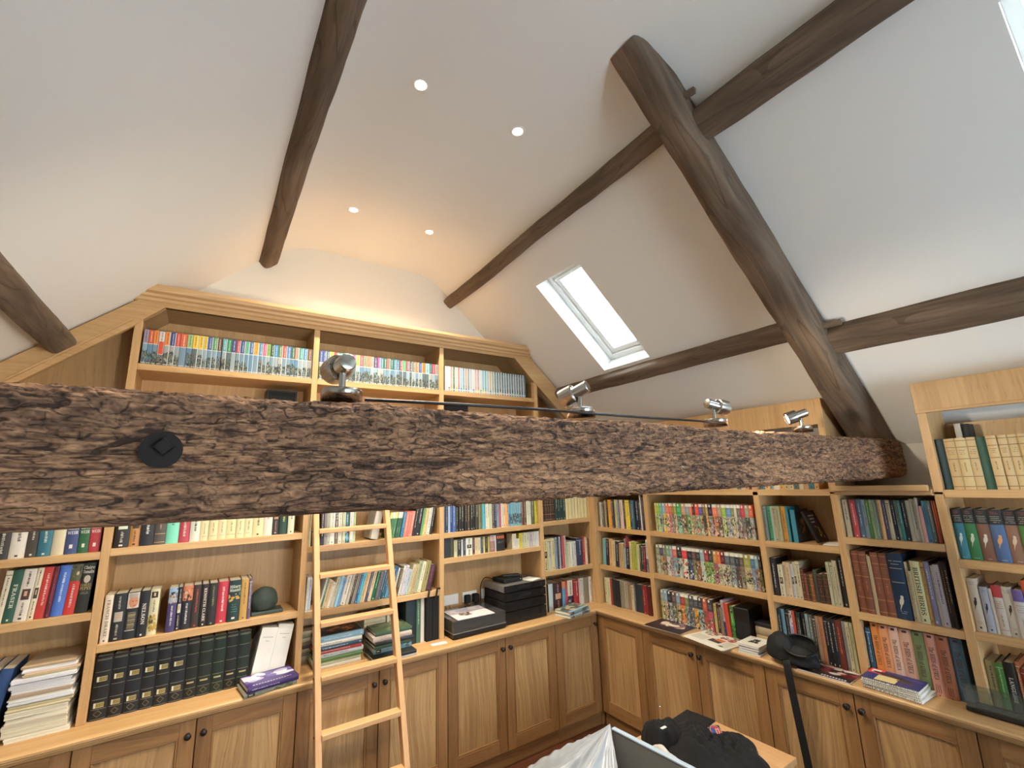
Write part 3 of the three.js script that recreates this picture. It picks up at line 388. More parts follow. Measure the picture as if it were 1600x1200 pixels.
  B3u: ['b', 1.32, `0 -1.1037 .0163 .193 0 l 6a8098 -;0 -1.0868 .0169 .193 0 l 22344f -;0 -1.0694 .0142 .193 0 p a8c0e0 -;0 -1.0546 .0138 .193 0 l 3a4a8a -;0 -1.0402 .0224 .193 0 l 3f6aa8 -;0 -1.0173 .0197 .193 0 l 1c1c1e c8b888;0 -.997 .0184 .193 0 l 201e20 e0e0d8;0 -.9781 .021 .193 0 l 1a1a1c e8e0d0;0 -.9565 .0212 .193 0 l 1c1a1a d0a050;0 -.9348 .0189 .193 0 l 4a3a28 e0d8b0;0 -.9153 .0191 .193 0 l 161618 e8e8e0;0 -.8958 .0177 .193 0 l 1a1c1c d8c890;0 -.8775 .0243 .193 0 l 3a3a30 -;0 -.8526 .026 .193 0 l 7a7a58 -;0 -.8259 .0223 .193 0 l 5ab0c8 -;0 -.8031 .0173 .193 0 l e8e0c8 -;0 -.7852 .0149 .193 0 l d8dcc0 -;0 -.7697 .016 .193 0 l c0d0b0 -;0 -.7532 .0156 .193 0 l 5a4438 -;0 -.737 .0173 .193 0 l 2a2e48 f0f0e8;0 -.7191 .0222 .193 0 l 8aa8b8 -;0 -.6965 .0181 .193 0 l c06078 -;0 -.6778 .0128 .193 0 l d8e0d8 -;0 -.6645 .0236 .193 0 l f0d0a0 -;0 -.6402 .0185 .193 0 l e8a868 -;0 -.6212 .0186 .193 0 c 6aa0c0 3a5a78;0 -.6021 .016 .193 0 c 7ab0c8 3a5a60;0 -.5855 .0161 .193 0 c 80b4c8 4a3a3a;0 -.569 .0162 .193 0 c 8ab8c0 3a5048;0 -.5522 .0163 .193 0 c 7aa8c0 2a4a70;0 -.5355 .0192 .193 0 c 88a8b0 3a6058;0 -.5157 .0193 .193 0 l 8a5a50 -;0 -.4957 .0224 .193 0 l 6a4a38 -;0 -.4729 .0196 .193 0 l d8d8c0 -;0 -.4526 .0198 .193 0 l d4d4b8 -;0 -.4324 .0287 .193 0 l 5a6048 -;0 -.403 .026 .193 0 l b8b038 -`],
  B3m: ['b', 1.173, `1 -1.1039 .0517 .115 0 p 2a3034 -;1 -1.0516 .0188 .115 0 p 4a4e3e -;1 -1.0323 .0217 .099 0 l d0cca0 -;1 -1.01 .0276 .099 0 l 34383c -;1 -.9818 .0112 .097 0 l e0e0e8 -;1 -.97 .0184 .099 0 l 3a4258 -;1 -.9509 .0476 .103 0 s e8e8e0 2a2a2a;1 -.9027 .0165 .099 0 l 5a2e2a -;1 -.8856 .0191 .099 0 l e8d4a8 -;1 -.8659 .0182 .099 0 l e0d4b8 -;1 -.8471 .0094 .099 0 l b8bcc0 -;1 -.8371 .0154 .099 0 l 4a5a68 -;1 -.8211 .0145 .099 0 l e8d890 -;1 -.806 .0197 .099 0 l 2e2a24 -;1 -.7857 .0147 .099 0 l c8b858 -;1 -.7704 .0381 .103 0 f a87880 d8b0a0;1 -.7318 .0082 .101 0 p e4e4e4 -;1 -.7229 .0616 .103 0 q 1a1a1c e87840;4 -.6014 .0131 .097 0 l e8d8c0 -;4 -.5878 .0186 .097 0 l e0e0d0 -;4 -.5685 .0093 .064 0 l dcdcd0 -;4 -.5586 .0116 .064 0 l e0e0d8 -;4 -.5464 .0245 .097 0 l d8c840 -;4 -.5212 .0163 .097 0 l c8c8a0 -;4 -.5044 .0192 .097 0 l d0d0b0 -;4 -.4845 .0222 .097 0 l d4d0b0 -;4 -.4617 .0282 .097 0 l c0b8c0 -;4 -.4329 .0168 .097 0 l d8d4c0 -;4 -.4155 .014 .097 0 l d8dcd8 -;4 -.4009 .0111 .097 0 l dce0e0 -;4 -.3892 .0112 .097 0 l e0e0e0 -`],
  B4u: ['b', 1.33, `0 -.3394 .0237 .19 0 d 4a2e22 c8a060;0 -.315 .0213 .19 0 d 4a2e22 c8a060;0 -.2931 .0215 .19 0 d 482c20 c8a060;0 -.2712 .0244 .19 0 d 4a2e22 c8a060;0 -.2462 .0275 .19 0 d 4c3024 c8a060;0 -.2182 .0249 .19 0 l 163630 e0e8d8;0 -.1927 .0251 .19 0 l 163630 e0e8d8;0 -.1671 .0236 .19 0 l 163630 e0e8d8;0 -.1429 .0273 .19 0 l 163630 e0e8d8;0 -.115 .0288 .19 0 p e4d49c -;0 -.0857 .0351 .19 0 p e6d69e -;0 -.0502 .0294 .19 0 p e4d49c -;0 -.0201 .0297 .19 0 p e6d6a0 -;0 .0102 .027 .19 0 p e4d49c -;0 .0377 .0303 .19 0 p e6d69e -;0 .0686 .0244 .19 0 p e4d49c -`],
  B4m: ['b', 1.0, `0 -.3421 .0385 .209 0 s e8dc98 2a2a20;0 -.303 .0341 .209 0 l c8ccb0 -;0 -.2683 .032 .209 0 l e8d8a0 -;0 -.2357 .0223 .214 0 l 8a9cac -;0 -.2129 .0111 .218 0 l 23403c -;0 -.2011 .0159 .214 0 l c8c0cc -;0 -.1847 .0124 .218 0 l 4a2838 -;0 -.1718 .0228 .218 0 l d06058 -;0 -.1485 .0177 .218 0 l d8c8b8 -;0 -.1301 .0152 .171 0 l b8c8a8 -;0 -.1144 .0153 .171 0 l e0d4b0 -;0 -.0986 .0315 .171 0 l dcd8cc 5a5a58;0 -.0665 .0291 .171 0 l e0dcd0 5a5a58;0 -.0369 .0597 .19 0 l 2e3452 c8cce0;0 .0233 .0244 .19 0 l c03030 -;0 .0484 .019 .19 0 l e8c8a8 -;0 .068 .022 .171 0 l 5a3e30 c8a888`],
  B4l: ['b', 0.735, `0 -.343 .0279 .176 0 p 1c1a1e -;0 -.3075 .038 .176 0 p c8d4d4 -;0 -.2689 .0781 .176 0 s 3a1e28 c8a080;0 -.1903 .028 .176 0 t 5a9ac8 e09060;0 -.1616 .0238 .176 0 l b83038 f0d8d0;0 -.1374 .0508 .176 0 u e0d8c0 2a2844;0 -.0859 .0465 .176 0 l a02028 e8d0c0;0 -.0389 .018 .176 0 l d8c8c0 c04038;0 -.0203 .018 .176 0 l dcdcd4 -;0 -.0017 .0155 .176 0 l d4d4c8 -;0 .0143 .0482 .176 0 p 8a806a -;0 .0631 .0269 .176 0 l e0d8c4 -`],
  R0u: ['r', 1.265, `0 -.0368 .0243 .176 0 l c8ccc0 -;0 -.012 .0215 .162 0 l 6a6458 -;0 .0102 .0189 .19 0 l b0a078 -;0 .0296 .0139 .19 0 l 3a2a2a -;0 .0441 .0257 .195 0 l f0b840 -;0 .0704 .0207 .195 0 l e0a060 -;0 .0917 .0181 .195 0 l 4a3a40 -;0 .1104 .0225 .195 0 l d8d890 7a7a50;0 .1335 .0177 .195 0 l a8a8b8 -;0 .1518 .013 .195 0 l 5a6070 -;0 .1655 .0286 .195 0 l e0c8b8 -;0 .1947 .0194 .195 0 l 4a3a34 -;0 .2147 .0148 .195 0 l f0d850 -;0 .23 .0233 .195 0 l f0d050 -;0 .254 .0209 .195 0 l 2a5058 -;0 .2755 .0207 .195 0 l 4a7080 -;0 .2968 .0454 .195 0 l 1e2438 d0d0c8;0 .3428 .0138 .19 0 l 26283a -;0 .3572 .0096 .233 0 p e0dce0 -;0 .3674 .0156 .228 0 l 3a2e48 -`],
  R0m: ['r', 1.0, `1 -.04 .0334 .182 3 p 78b8b8 -;1 -.006 .0291 .182 3 l 2e2a34 -;1 .0237 .0323 .182 3 l e0b080 -;1 .0566 .0282 .173 3 l d8c490 -;1 .0853 .0348 .173 3 l 2a2e48 -;1 .1207 .0238 .163 3 l c0a070 -;1 .1451 .0235 .163 3 l c8a878 -;1 .1693 .0198 .197 3 b a8c0c8 8a9aa0;1 .1897 .033 .221 3 b 2a1e2e 982a38;1 .2233 .016 .182 3 l d8c898 -;1 .2399 .0191 .187 3 l b8b848 -;1 .2596 .0221 .182 3 l a8b050 -;1 .2822 .0219 .168 3 l c8c8a0 -;1 .3046 .0153 .168 3 l 4a4638 -;1 .3205 .0245 .173 3 l 28382e -;1 .3456 .0149 .163 3 l 8a2838 -;1 .3612 .0209 .206 3 u d8d0cc 6a6a78`],
  R0l: ['r', 0.735, `0 -.04 .0286 .176 0 l c8cca0 -;0 -.0107 .0246 .176 0 l d8ccb0 -;0 .0144 .0172 .176 0 p a84038 -;0 .0322 .0276 .176 0 p 24382e -;0 .0604 .0546 .176 0 p 1e1e2c -;0 .1155 .0264 .176 0 l 8a8870 -;0 .1424 .0194 .176 0 l b0a890 -;0 .1624 .0192 .176 0 l a89a88 -;0 .1822 .0223 .171 0 l 9a8068 -;0 .2051 .0251 .162 0 l c8b890 -;0 .2308 .0121 .176 0 l 6a6a78 -;0 .2435 .0587 .176 0 p 26343a -;0 .3028 .0329 .176 0 l 8a2024 d0a090;0 .3363 .0114 .176 0 p 982a30 -;0 .3483 .032 .18 0 p 5a1420 -`],
  R1u: ['r', 1.267, `3 .4776 .0192 .179 0 n c8b84a b8c080;3 .4974 .019 .179 0 n 8ac840 a8d088;3 .5171 .0188 .179 0 n 7ab0b0 90b0a8;3 .5364 .0255 .179 0 n 8ab0c0 e0b840;3 .5625 .0268 .179 0 n e87a60 e8c898;3 .59 .0197 .179 0 n e06a58 c0788a;3 .6103 .0145 .179 0 n 9a8a3a 6a6a70;3 .6253 .0193 .179 0 n a89a50 d8b088;3 .6452 .032 .179 0 n 38b068 78c0a0;3 .6779 .033 .179 0 n c89a7a 8a6a58;3 .7115 .0246 .179 0 n 88a8b8 6a9a50;3 .7367 .0211 .179 0 n f08060 a0b070;3 .7584 .0163 .179 0 n 4a3028 b09a70;3 .7753 .0281 .179 0 n e05040 90b8a0;3 .804 .0245 .179 0 n 5a5aa0 b0a070;3 .8291 .0193 .179 0 n 8a6a40 4a4048;3 .8491 .0149 .179 0 n b0a050 e0b060;3 .8646 .0258 .179 0 n 2a2448 b09aa0;3 .891 .0308 .179 0 n f08058 d08a60;3 .9224 .0262 .179 0 n b09a88 6a4438;3 .9492 .0258 .179 0 n 9ac040 c8d0a0;3 .9756 .0317 .179 0 n 6a98c8 b0b0b0;3 1.0079 .016 .179 0 n 8a8a50 d8c898;3 1.0245 .017 .179 0 n c8c8b0 b0a8a0;3 1.0421 .0205 .179 0 n 7a6a60 a89a90;3 1.0633 .0227 .179 0 n d04058 8a7a80;3 1.0865 .0235 .179 0 n a8a888 4a4a48;3 1.1107 .022 .179 0 n e87050 a8c0c8`],
  R1m: ['r', 1.007, `3 .4538 .0311 .178 0 n 8a9070 a8b0a0;3 .4856 .0224 .178 0 n 4a4a78 b0a060;3 .5086 .027 .178 0 n 7a8060 a06a60;3 .5362 .0266 .178 0 n 7aa080 c8c8c0;3 .5633 .0199 .178 0 n 9aa0a8 b09aa0;3 .5838 .0304 .178 0 n d86a60 7aa0b0;3 .6148 .0344 .178 0 n 1e2e28 a0a8a0;3 .6499 .0367 .178 0 n e84048 e0dcc0;3 .6871 .0344 .178 0 n 1c2430 2f5078;3 .7222 .0252 .178 0 n 6a4a48 8a8a60;3 .748 .0276 .178 0 n 2a3038 9a5a48;3 .7761 .0285 .178 0 n 98b0b8 c0d0b8;3 .8053 .0259 .178 0 n a83038 88b060;3 .8318 .0278 .178 0 n 3a4440 90b868;3 .8602 .0273 .178 0 n c89048 a85a70;3 .8881 .0197 .178 0 n e87040 c0c0a0;3 .9084 .0251 .178 0 n 6a2028 d0c0a0;3 .9341 .0274 .178 0 n 5a6a70 b0b088;3 .9621 .031 .178 0 n 5a6060 8a9a9a;3 .9937 .025 .178 0 n 2e3848 5a4a40;3 1.0194 .022 .178 0 n 6a5848 8a8070;3 1.0419 .0397 .178 0 n a0a050 c0b088;3 1.0822 .0223 .178 0 n 4a7898 8a90a8;3 1.1051 .0195 .178 0 n 88a8b8 a06a60;3 1.1252 .0143 .178 0 n 2a2a24 6a6030`],
  R1l: ['r', 0.735, `3 .4593 .0268 .178 0 n 8a9a98 b0b070;3 .4867 .0234 .178 0 n 88a8c0 c89a78;3 .5108 .0319 .178 0 n 2a3038 98a0a8;3 .5433 .0313 .178 0 n 6a4a48 6a7058;3 .5752 .0279 .178 0 n 7a98b0 c8a070;3 .6037 .033 .178 0 n a83a3a e09038;3 .6373 .0269 .178 0 n 7a8048 8a9aa0;3 .6648 .0318 .178 0 n 4a5058 6a7078;3 .6972 .0286 .178 0 n 4a5058 e0a030;3 .7264 .0306 .178 0 n 3a4048 8ab0c8;3 .7576 .0275 .178 0 n c85a40 a05048;3 .7857 .032 .178 0 n 4a4448 c05060;0 .8191 .0174 .16 0 l c8b070 -;0 .8371 .0234 .16 0 l 3a2a22 -;0 .8611 .0183 .148 0 l 8a7a68 -;0 .88 .0158 .188 -3.0 u c0b0b8 2a2a70;0 .8964 .027 .176 -3.0 p c04a30 -;0 .924 .0229 .168 0 c 4a9a3a 2a5a28`],
  R2u: ['r', 1.27, `0 1.187 .0164 .174 0 l 788888 -;0 1.2039 .0209 .174 0 l 4aa078 -;0 1.2253 .0088 .174 0 p b0c0b8 -;0 1.2348 .0181 .174 0 l b0a888 -;0 1.2534 .019 .174 0 l a8a880 -;0 1.273 .0243 .174 0 l c08838 -;0 1.2978 .0105 .174 0 p 3a8a98 -`],
  R2m: ['r', 1.005, `0 1.187 .0288 .18 0 l 1c1e22 c8c8c0;0 1.2208 .0239 .15 0 s d0c8b0 3a3a38;0 1.2452 .0136 .165 0 l d0b890 -;0 1.2594 .019 .165 0 l ccb898 -;0 1.279 .0119 .16 0 s c8ccd8 2a3048;0 1.2914 .0131 .17 0 s ccc4a8 3a3a38;0 1.3052 .0197 .175 0 l ccc2a2 -;0 1.3255 .0154 .145 0 d 5a3022 a88a50;0 1.3415 .0126 .125 0 d 7a3a2a a88a50;0 1.3547 .0125 .125 0 d 3a3a2a a88a50;0 1.3677 .0137 .125 0 d 8a5028 c8a060;0 1.382 .0135 .145 0 p 4a5048 -;0 1.3961 .0247 .13 0 d 3a2a22 8a6a40;0 1.4213 .0266 .135 0 d 4a3222 8a6a40;0 1.4486 .0128 .19 0 l b8b298 -;0 1.4619 .0127 .19 0 l b4b094 -;0 1.4752 .0189 .2 0 l b8b296 4a4a40;0 1.4947 .0212 .215 0 l 1a1a1e d0d0c8`],
  R2l: ['r', 0.735, `0 1.187 .0153 .207 0 l 1e2e34 -;0 1.2029 .0151 .207 0 l 6a98b0 -;0 1.2186 .0205 .207 0 l 1a1c20 b0b0a8;0 1.2398 .0169 .207 0 b a0a8c8 c0c4d8;0 1.2572 .0124 .207 0 p c04a30 -;0 1.2701 .0105 .207 0 l 2e3a40 -;0 1.2812 .0127 .207 0 l 1e2022 -;0 1.2945 .0213 .207 0 l 1c1c20 c0c0b8;0 1.3165 .0118 .207 0 l 8aa0a0 -;0 1.3289 .0185 .207 0 l 5a6260 -;0 1.348 .0135 .207 0 l 34382e -;0 1.3619 .0147 .207 0 l a08068 -;0 1.3773 .0158 .207 0 l b0704a -;0 1.3937 .0143 .207 0 l 1a2030 -;0 1.4085 .0207 .207 0 l 181818 d8d8d0;0 1.4298 .0139 .207 0 l 1c2a3a -;0 1.4443 .0252 .207 0 l 6a2a1e d88a50;0 1.4701 .0134 .207 0 l 888888 -;0 1.484 .0157 .207 0 l c8c0a0 -;0 1.5003 .0118 .207 0 l b8b890 -`],
  R3u: ['r', 1.317, `1 1.5592 .0215 .166 0 l c0bca8 3a3a38;1 1.5812 .0103 .166 0 p 3a3a34 -;1 1.5921 .0209 .166 0 l b04048 -;1 1.6137 .0206 .166 0 l 4a6a80 -;1 1.6348 .015 .166 0 l 8a98a8 -;1 1.6504 .013 .166 0 l 4a7a3a -;1 1.6641 .0126 .166 0 l a8c098 -;1 1.6773 .0107 .166 0 l 88a090 -;1 1.6887 .0082 .166 0 l 90a098 -;1 1.6974 .0118 .166 0 l d0a878 -;1 1.7098 .0141 .166 0 l 4a4a70 -;1 1.7245 .0144 .166 0 l c0b890 -;1 1.7395 .0145 .166 0 l 1e2a40 -;1 1.7546 .0105 .166 0 l 7a9a90 -;1 1.7657 .0102 .166 0 l 3a7a78 -;1 1.7765 .0161 .166 0 l 20282a -;1 1.7932 .0149 .166 0 p c0bca4 -;1 1.8087 .019 .172 0 l c4c8bc -;1 1.8282 .0083 .177 0 p c8c4b0 -;1 1.8371 .0115 .144 0 p e0a8a0 -;1 1.8492 .0151 .166 0 l 4a88a8 -;1 1.8649 .0131 .166 0 l 5a7070 -;1 1.8786 .0041 .166 0 p d87058 -;1 1.8833 .0041 .166 0 p d07058 -;1 1.888 .004 .166 0 p d87860 -`],
  R3m: ['r', 1.0, `0 1.557 .0319 .258 0 d 7a4632 a87850;0 1.5895 .0278 .258 0 d 764230 a87850;0 1.6179 .0062 .246 0 p b8a888 -;0 1.6247 .0077 .241 0 p b0a080 -;0 1.633 .0277 .258 0 d 7a4632 a87850;0 1.6614 .0293 .258 0 d 7c4834 a87850;0 1.6911 .0543 .261 0 B 16304f e0d8b8;0 1.7479 .01 .231 0 l c8c0a0 -;0 1.7585 .0099 .197 0 l c0b894 -;0 1.769 .0309 .238 0 v cfc89a 2a4a38 BRITISH BIRDS;0 1.8005 .0119 .236 0 l b08a48 -;0 1.813 .0169 .241 0 l 77748c d0d0dc;0 1.8305 .0085 .227 0 l c8c0ac -;0 1.8395 .0202 .231 0 l b8b0b8 4a4468;0 1.8602 .0141 .246 0 l 1e1818 b07a50;0 1.8749 .0099 .246 0 l 1a1a1c -`],
  R3l: ['r', 0.735, `0 1.557 .0217 .199 0 l 1f4f6a c0d0d8;0 1.5821 .0292 .226 0 h dd8a45 3a2a28 The BIRDS of AFRICA;0 1.6119 .0347 .226 0 h e09868 3a2a28 The BIRDS of AFRICA;0 1.6472 .0336 .226 0 h d8b0a0 3a2a28 The BIRDS of AFRICA;0 1.6814 .0434 .226 0 h cc9c88 3a2a28 The BIRDS of AFRICA;0 1.7255 .0379 .226 0 h 6a7a4e 3a2a28 The BIRDS of AFRICA;0 1.7639 .0373 .226 0 h cc9484 3a2a28 The BIRDS of AFRICA;0 1.8018 .0366 .226 0 h a8684c 3a2a28 The BIRDS of AFRICA;0 1.839 .04 .226 0 h 4a6a86 3a2a28 The BIRDS of AFRICA`],
  R4t: ['r', 1.527, `0 1.932 .0285 .2 0 p 1d3f46 -;0 1.9611 .0327 .2 0 d cdae7c 7a6440;0 1.9944 .0317 .2 0 d d8be8c 7a6440;0 2.0267 .0267 .2 0 d d4ba88 7a6440;0 2.0539 .0284 .2 0 p 355f52 -;0 2.0829 .0279 .2 0 d d8be8c 7a6440;0 2.1113 .0274 .2 0 d d8c08e 7a6440;0 2.1394 .0274 .2 0 d dac292 7a6440;0 2.1674 .0253 .2 0 d d8be8c 7a6440`],
  R4u: ['r', 1.263, `0 1.932 .0304 .189 0 H 2f7a88 c8d8d8;0 1.963 .0334 .189 0 H 2f7a48 d8d8c8;0 1.9969 .037 .189 0 H 7a5c48 e0dcd0;0 2.0346 .0394 .189 0 H 4a6a98 d8a070;0 2.0746 .0348 .189 0 H 8a6a58 d8c0a8;0 2.11 .0342 .189 0 H 4a7a40 d8e0b0`],
  R4m: ['r', 1.007, `0 1.932 .0288 .187 0 I d0c4ae 2a2828;0 1.9634 .0232 .161 0 I a8b0ba 2a2c30;0 1.9873 .0091 .157 0 p ccc6ba -;0 1.997 .0263 .17 0 t cfc6b8 b03a40;0 2.0238 .0263 .17 0 I d0c8bc 2a2828;0 2.0507 .0277 .165 0 t c8c4c4 6a5a98;0 2.0789 .0171 .2 0 p c85a3a -`],
  R4l: ['r', 0.735, `0 1.932 .0273 .172 0 l a8a070 -;0 1.9599 .0212 .172 0 l 3f7a38 a8c890;0 1.9816 .0293 .181 0 v 141614 d8d8d0 LANGUAGE;0 2.0116 .0115 .189 0 l a05a30 -;0 2.0236 .0231 .168 0 l 8a2a24 -`],
};
const KINDS = [['hardback_book', 'book'], ['paperback_book', 'paperback'], ['slim_case', 'slim case'], ['series_volume', 'nature series book'], ['compact_case', 'small case'], ['ledger_album', 'bound album']];
const PLACE = {
  T1: 'top shelf, compartment nearest the purlin end', T2: 'top shelf, middle compartment', T3: 'top shelf, compartment nearest the roof window', B0u: 'upper shelf of leftmost bay', B0m: 'middle shelf of leftmost bay',
  B1u: 'upper shelf, bay before the ladder', B1m: 'middle shelf, bay before the ladder', B1l: 'worktop, bay before the ladder', B2u: 'upper shelf behind the ladder', B2m: 'middle shelf behind the ladder',
  B3u: 'upper shelf over the record player', B3m: 'lower shelf over the record player', B4u: 'upper shelf beside corner post, back wall', B4m: 'middle shelf beside corner post, back wall', B4l: 'worktop beside corner post, back wall',
  R0u: 'upper shelf, narrow side bay at corner', R0m: 'middle shelf, narrow side bay at corner', R0l: 'worktop, narrow side bay at corner', R1u: 'upper shelf over the newspaper', R1m: 'middle shelf over the newspaper', R1l: 'worktop behind the newspaper',
  R2u: 'upper shelf over the black pouch', R2m: 'middle shelf over the black pouch', R2l: 'worktop behind the black pouch', R3u: 'upper shelf over the spiral notebooks', R3m: 'middle shelf over the spiral notebooks', R3l: 'worktop behind the spiral notebooks',
  R4t: 'top shelf of rightmost bay', R4u: 'second shelf of rightmost bay', R4m: 'third shelf of rightmost bay', R4l: 'worktop of rightmost bay',
};
const ORD = ['first', 'second', 'third', 'fourth', 'fifth', 'sixth', 'seventh', 'eighth', 'ninth', 'tenth', 'eleventh', 'twelfth', 'thirteenth', 'fourteenth', 'fifteenth', 'sixteenth', 'seventeenth', 'eighteenth', 'nineteenth', 'twentieth'];
const ordinal = (n) => n <= 20 ? ORD[n - 1] : (n < 30 ? 'twenty-' : 'thirty-') + (n % 10 ? ORD[n % 10 - 1] : '').toString();
const ord = (n) => n === 30 ? 'thirtieth' : n === 40 ? 'fortieth' : ordinal(n);
function colourWord(h) {
  const c = hex(h).convertLinearToSRGB(), a = {}; c.getHSL(a, THREE.LinearSRGBColorSpace); const { r, g, b } = c, mx = Math.max(r, g, b), mn = Math.min(r, g, b), s = mx ? (mx - mn) / mx : 0, v = mx, hue = a.h * 360;
  if (v < 0.2) return 'black'; if (s < 0.13) return v > 0.8 ? 'white' : v > 0.55 ? 'pale grey' : 'dark grey';
  if (s < 0.32 && v > 0.7 && hue < 75) return 'cream';
  const d = v < 0.42 ? 'dark ' : s < 0.4 && v > 0.62 ? 'pale ' : '';
  if (hue < 14 || hue > 345) return v < 0.4 ? 'maroon' : d + (s < 0.5 && v > .7 ? 'pink' : 'red'); if (hue < 40) return v < 0.6 ? d + 'brown' : s < 0.5 ? 'tan' : 'orange'; if (hue < 66) return v < 0.6 ? d + 'olive' : d + 'yellow';
  if (hue < 165) return d + 'green'; if (hue < 200) return d + 'teal'; if (hue < 255) return v < 0.42 ? 'navy' : d + 'blue'; return v > 0.7 && hue > 300 ? 'pink' : d + 'purple';
}
